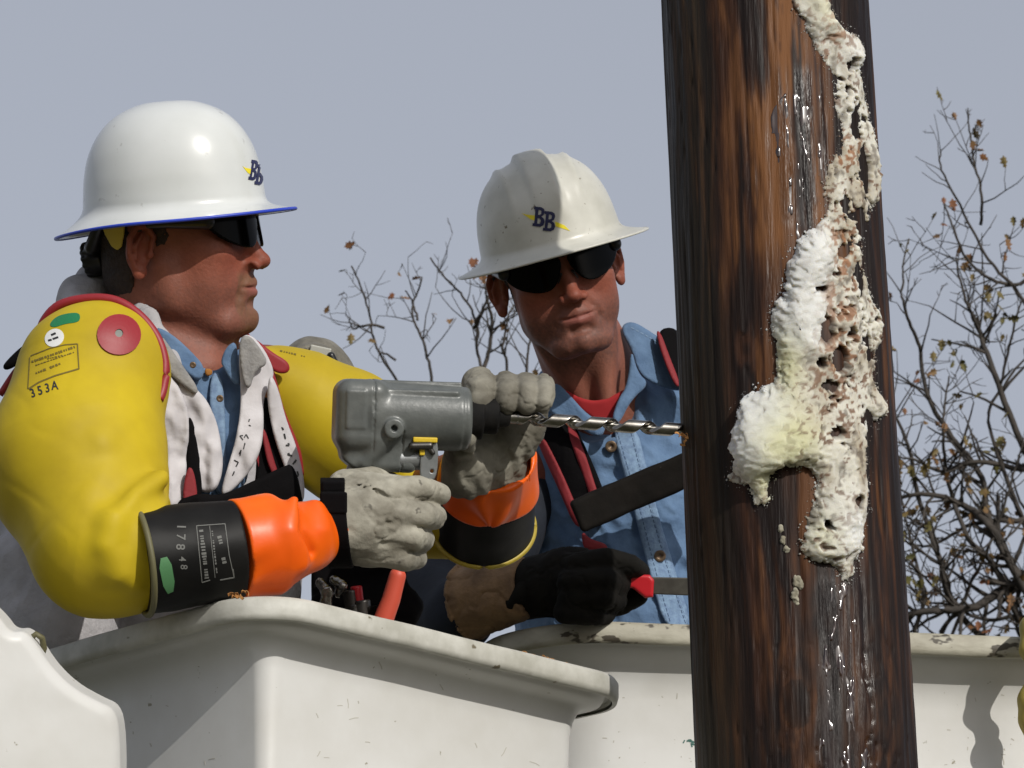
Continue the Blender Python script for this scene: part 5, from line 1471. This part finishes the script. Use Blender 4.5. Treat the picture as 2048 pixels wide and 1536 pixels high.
# saw knife
kn_r = empty('utility_saw', W1(q(1300, 1170, .45)), 'red handled tool with a worn grey blade held in the dark work glove', 'hand tool')
def f_kh(P):
    a = poly2(P[:, 0], P[:, 2], np.array([q(x, y, .45)[[0, 2]] for x, y in [(1190, 1140), (1245, 1144), (1300, 1150), (1308, 1160), (1306, 1194), (1290, 1196), (1265, 1176), (1190, 1168)]])) + .004
    b = np.abs(P[:, 1] - .45) - .011 + .004
    return np.minimum(np.maximum(a, b), 0) + np.sqrt(np.maximum(a, 0) ** 2 + np.maximum(b, 0) ** 2) - .004
sdf_obj('handle', f_kh, q(1180, 1205, .43), q(1320, 1130, .48), .0016, M['redplastic'], kn_r)
def f_kb(P):
    a = poly2(P[:, 0], P[:, 2], np.array([q(x, y, .45)[[0, 2]] for x, y in [(1300, 1154), (1400, 1156), (1490, 1162), (1500, 1176), (1480, 1196), (1400, 1192), (1300, 1188)]]))
    return np.maximum(a, np.abs(P[:, 1] - .45) - .0022)
sdf_obj('blade', f_kb, q(1295, 1205, .44), q(1510, 1145, .46), .0014, M['bladegrey'], kn_r, 2)

# ================================================================== small gear
tb = empty('tool_bag', W1(q(720, 1190, .12)), 'black tool bag with silver clips and a coral red flap between the two workers', 'tool bag')
def f_bag(P):
    d = box(P, q(715, 1185, .14), (.058, .05, .06), .02)
    d = smin(d, cap(P, q(655, 1235, .08), q(800, 1215, .10), .026), .02)
    return d + fbm(P * 24, 3, 5) * .008
sdf_obj('pouch', f_bag, q(620, 1300, .04) - [.0, 0, .02], q(850, 1090, .22) + [.02, .02, .02], .003, M['web'], tb)
def f_cl(P):
    d = chain(P, [q(640, 1165, .02), q(655, 1185, .01), q(650, 1215, .01), q(665, 1235, .02)], [.006, .007, .008, .007], .004)
    d = np.minimum(d, chain(P, [q(668, 1160, .02), q(684, 1172, .015), q(676, 1188, .02)], [.006, .007, .005]))
    return d + np.abs(fbm(P * 160, 2)) * .002
sdf_obj('clip', f_cl, *bounds([q(640, 1165, .02), q(684, 1240, .02)], .014), .0014, M['steel'], tb)
def f_rd(P):
    d = chain(P, [q(795, 1152, .0), q(782, 1200, .0), q(765, 1245, .0)], [.010, .011, .012])
    return d
sdf_obj('flap', f_rd, *bounds([q(795, 1150, .0), q(765, 1245, .0)], .016), .002, M['coral'], tb)
for (u, v, r, m_) in ((700, 1180, .009, 'darksteel'), (722, 1200, .011, 'darksteel'), (742, 1212, .010, 'pad'), (706, 1208, .010, 'darksteel'), (712, 1172, .007, 'redplastic'), (755, 1215, .008, 'redplastic')):
    c = q(u, v, .03); c2_ = c + np.array([.004, .0, -.03])
    def f_t(P, c=c, c2_=c2_, r=r): return cyl(P, c, c2_, r, .002)
    sdf_obj('tool_handle', f_t, *bounds([c, c2_], r + .005), .0014, M[m_], tb)

bk = empty('boom_bracket', W1(q(628, 740, .36)), 'rounded aged grey metal bracket rising behind the far yellow sleeve', 'bracket')
def f_bk(P):
    c = q(627, 745, .36)
    d = ell(P, c, (.0445, .05, .0455)); d = smin(d, cyl(P, c + [.0, -.03, 0], c + [0, -.052, 0], .036, .006), .006)
    d = smin(d, cap(P, c + [.02, 0, -.01], c + [.07, 0, -.06], .03), .02)
    d = smin(d, cap(P, c + [.06, 0, -.05], c + [.09, .05, -.42], .028), .02)
    return d + fbm(P * 50, 3) * .0015
sdf_obj('casting', f_bk, q(550, 1480, .27), q(840, 650, .50), .002, M['aged'], bk)
def f_bp(P):
    p = (P - q(640, 706, .305)) @ Ry(12); return box(p, (0, 0, 0), (.013, .004, .008), .001)
sdf_obj('plate', f_bp, *bounds([q(640, 706, .305)], .02), .0012, mat('pale_plate', (.42, .42, .38), .6), bk)
def f_bn(P): return cap(P, q(662, 712, .30), q(668, 724, .30), .005)
sdf_obj('slot_cover', f_bn, *bounds([q(665, 718, .30)], .016), .0012, M['frame'], bk)

def f_hose(P):
    d = chain(P, [q(2105, 1330, .66), q(2095, 1250, .62), q(2080, 1238, .54), q(2068, 1258, .465), q(2062, 1300, .455), q(2078, 1345, .455), q(2066, 1400, .455), q(2062, 1440, .455), q(2085, 1520, .46)], [.014, .014, .015, .016, .013, .012, .017, .014, .012], .01)
    return d + fbm(P * 40, 2) * .002
tag(sdf_obj('rubber_hose', f_hose, [.62, .42, -.54], [.76, .70, -.24], .0026, mat('yellow_hose', (.42, .33, .06), .55, (.30, .24, .05), 20)), 'yellow rubber hose hanging over the back bucket at the right edge', 'hose')
V, F = tubes([(W(np.array([q(60, 1278, -.50), q(72, 1268, -.505), q(84, 1276, -.50), q(88, 1296, -.495), q(84, 1310, -.49)])), .0035)], 8)
tag(mk('cord_loop', V, F, M['olive']), 'small olive yellow cord loop at the left end of the front bucket rim', 'cord')
shavings('wood_shavings', [W1(q(1050, 1308, -.13)) + Vector((0, 0, -.004)), W1(q(1160, 1336, -.06)) + Vector((0, 0, -.004))], 46, .0035, 'orange wood shavings scattered on the right part of the front bucket rim', 7)
shavings('wood_shavings', [W1(q(465, 1196, -.42)), W1(q(492, 1194, -.42))], 8, .003, 'small clump of orange shavings on the near corner of the front bucket rim', 8)

# ================================================================== TREES
def make_tree(name, label, y, limbs, seed, trunk_px, twig_n, leaf_n, dens=1.0, r_base=.006, fine=.0016, tl=1.0, tn=1.0, region=None, group=None):
    rnd = random.Random(seed); npr = np.random.RandomState(seed)
    root = empty(name, Vector((W1(q(trunk_px[0], trunk_px[1], y)).x, W1(q(trunk_px[0], trunk_px[1], y)).y, 0)), label, 'tree', group)
    top = np.array(W1(q(trunk_px[0], trunk_px[1], y)))
    bp = np.array([top[0] + .1, top[1] + .3, -.05])
    V, F = tubes([(spline([bp, bp * .6 + top * .4 + [.05, 0, 0], bp * .25 + top * .75 - [.04, 0, 0], top], 6), np.linspace(.075, .034, 19))], 12)
    mk('trunk', V, F, M['bark'], root)
    polys = []; tips = []
    def grow(p, d, L, r, lev, maxlev):
        n = max(4, int(L / .03)); pts = [p.copy()]; rs = [r]
        for i in range(n):
            d = d + npr.normal(0, .13, 3) + np.array([0, -.0, .05]); d /= np.linalg.norm(d)
            p = p + d * L / n; pts.append(p.copy()); rs.append(max(r * (1 - .55 * (i + 1) / n), fine * .6))
            if lev < maxlev and rnd.random() < .50 * dens and i > 0:
                a = npr.normal(0, 1, 3); a -= a @ d * d; a /= np.linalg.norm(a)
                dd_ = d * .62 + a * .78
                grow(p.copy(), dd_ / np.linalg.norm(dd_), L * rnd.uniform(.30, .60), max(rs[-1] * .62, fine), lev + 1, maxlev)
        polys.append((np.array(pts), np.array(rs))); tips.append((p.copy(), d.copy(), lev))
    for pts, r0, r1, tw in limbs:
        joined = pts[0][0] > 2048 or pts[0][1] >= 900          # scaffold limbs rise from the trunk, the rest fork off them
        if joined: pts = [trunk_px] + list(pts)
        yy = [y + rnd.uniform(-.04, .04) for _ in pts]
        if joined: yy[0] = y
        P = spline([W(q(u, v, a))[0] for (u, v), a in zip(pts, yy)], 8)
        P = P + np.cumsum(npr.normal(0, .0012, P.shape), 0)
        rs = np.linspace(r0, r1, len(P)); rs[:9] += np.linspace(.008, 0, 9) * joined; polys.append((P, rs)); tips.append((P[-1], P[-1] - P[-2], 1))
        T = np.gradient(P, axis=0); T /= ln(T)[:, None]
        for _ in range(int(tw * tn)):
            i = rnd.randint(9 if joined else 2, len(P) - 2)
            a = npr.normal(0, 1, 3); a[1] *= .6; a -= a @ T[i] * T[i]; a /= np.linalg.norm(a)
            dd_ = T[i] * .55 + a * .8 + np.array([0, 0, .15])
            grow(P[i].copy(), dd_ / np.linalg.norm(dd_), rnd.uniform(.07, .22) * tl, max(rs[i] * .55, fine), 1, 3)
    V, F = tubes(polys, 5)
    mk('branches', V, F, M['bark'], root)
    # leaves: lobed, curled blades
    lv = []; lf = []; o = 0
    shape = [(0, 0), (.18, .16), (.10, .30), (.34, .42), (.20, .58), (.30, .74), (.10, .82), (0, 1.0), (-.10, .82), (-.30, .72), (-.20, .58), (-.34, .40), (-.10, .30), (-.18, .16)]
    for k in range(leaf_n):
        p, d, _ = tips[rnd.randrange(len(tips))] if rnd.random() < .7 else (polys[rnd.randrange(len(polys))][0][-2], np.array([0, 0, 1.]), 0)
        R = Matrix.Rotation(rnd.uniform(0, 6.28), 3, Vector((rnd.gauss(0, 1), rnd.gauss(0, 1), rnd.gauss(0, 1))).normalized())
        s = rnd.uniform(.016, .034); cu = rnd.uniform(-.6, .6)
        c = np.array(p)
        for x, z in shape: lv.append(np.array(R @ Vector((x * s, (cu * (abs(x) * 1.2) + cu * z * z * .5) * s, z * s))) + c)
        lv.append(np.array(R @ Vector((0, cu * .1 * s, .5 * s))) + c)
        m = len(shape)
        for j in range(m): lf.append((o + j, o + (j + 1) % m, o + m))
        o += m + 1
    mk('leaves', np.array(lv), lf, M['leaf'], root, False)
    return root
YT = 5.5
make_tree('bare_tree', 'slender bare tree with a few brown oak leaves between the two workers', YT,
  [([(860, 900), (830, 800), (800, 760), (760, 690), (745, 620), (712, 545)], .0045, .002, 7),
   ([(870, 900), (862, 760), (848, 690), (835, 640), (832, 600), (852, 545)], .0045, .002, 12),
   ([(835, 640), (820, 600), (805, 580)], .003, .0015, 2),
   ([(900, 900), (960, 780), (950, 700), (948, 655), (925, 600), (895, 560), (858, 515)], .0045, .002, 12),
   ([(950, 780), (975, 720), (985, 650), (968, 590), (975, 560)], .006, .002, 10),
   ([(948, 655), (975, 600), (985, 550)], .004, .002, 5),
   ([(1010, 900), (1020, 740), (1008, 690), (1020, 630), (1045, 590)], .0045, .002, 12),
   ([(1040, 900), (1050, 720), (1060, 660), (1075, 620)], .0045, .002, 9),
   ([(768, 655), (735, 650), (710, 655), (704, 632)], .0035, .0015, 3), ([(790, 720), (760, 705), (755, 702)], .003, .0015, 2)],
  11, (930, 1000), 0, 40, .7, fine=.0009, tl=.58, tn=1.0, group='bare trees')
make_tree('bare_tree', 'tangled bare tree with autumn leaves to the right of the pole', YT,
  [([(2250, 1500), (2150, 1050), (2048, 905), (1990, 760), (1960, 680), (1940, 640), (1925, 590), (1910, 520)], .012, .002, 26),
   ([(2150, 1200), (2090, 1140), (2000, 1175), (1930, 1210), (1820, 1220), (1700, 1260)], .017, .006, 26),
   ([(2120, 1200), (2040, 1150), (1980, 1050), (1920, 1000), (1850, 980), (1780, 990)], .015, .004, 30),
   ([(2000, 1100), (1960, 960), (1900, 880), (1850, 800), (1835, 700), (1815, 620), (1805, 560), (1812, 500)], .009, .0018, 18),
   ([(2150, 800), (2060, 600), (2010, 530), (1960, 450), (1900, 330), (1890, 290)], .006, .0016, 12), ([(1960, 450), (1962, 380), (1945, 290), (1935, 215)], .004, .0016, 7),
   ([(2150, 560), (2040, 572), (1990, 570), (1950, 545), (1915, 490), (1890, 430), (1880, 418)], .006, .0016, 12),
   ([(1990, 900), (2000, 760), (2030, 640), (2045, 580)], .005, .002, 10), ([(1960, 700), (1990, 640), (2000, 570)], .004, .0016, 6),
   ([(1940, 1250), (1880, 1120), (1840, 1000), (1820, 900), (1790, 820), (1760, 760)], .009, .002, 26),
   ([(2080, 1300), (2000, 1150), (1940, 1080), (1900, 960), (1890, 850), (1900, 760)], .010, .002, 28),
   ([(2100, 1000), (2030, 940), (1960, 930), (1900, 950), (1840, 930), (1790, 920)], .009, .002, 24),
   ([(2100, 1080), (2020, 1040), (1940, 1050), (1860, 1090), (1800, 1080)], .009, .002, 26),
   ([(2150, 1320), (2060, 1240), (1960, 1240), (1880, 1180), (1820, 1120)], .008, .002, 26),
   ([(1860, 1300), (1850, 1200), (1830, 1130), (1810, 1050), (1800, 980)], .007, .002, 24),
   ([(1900, 1300), (1920, 1200), (1960, 1120), (2010, 1000), (2040, 880)], .007, .002, 22),
   ([(2060, 1300), (2030, 1230), (2040, 1160), (2080, 1100)], .006, .002, 12)],
  27, (2230, 1450), 0, 300, .85, fine=.0012, tl=.72, tn=1.05, group='bare trees')
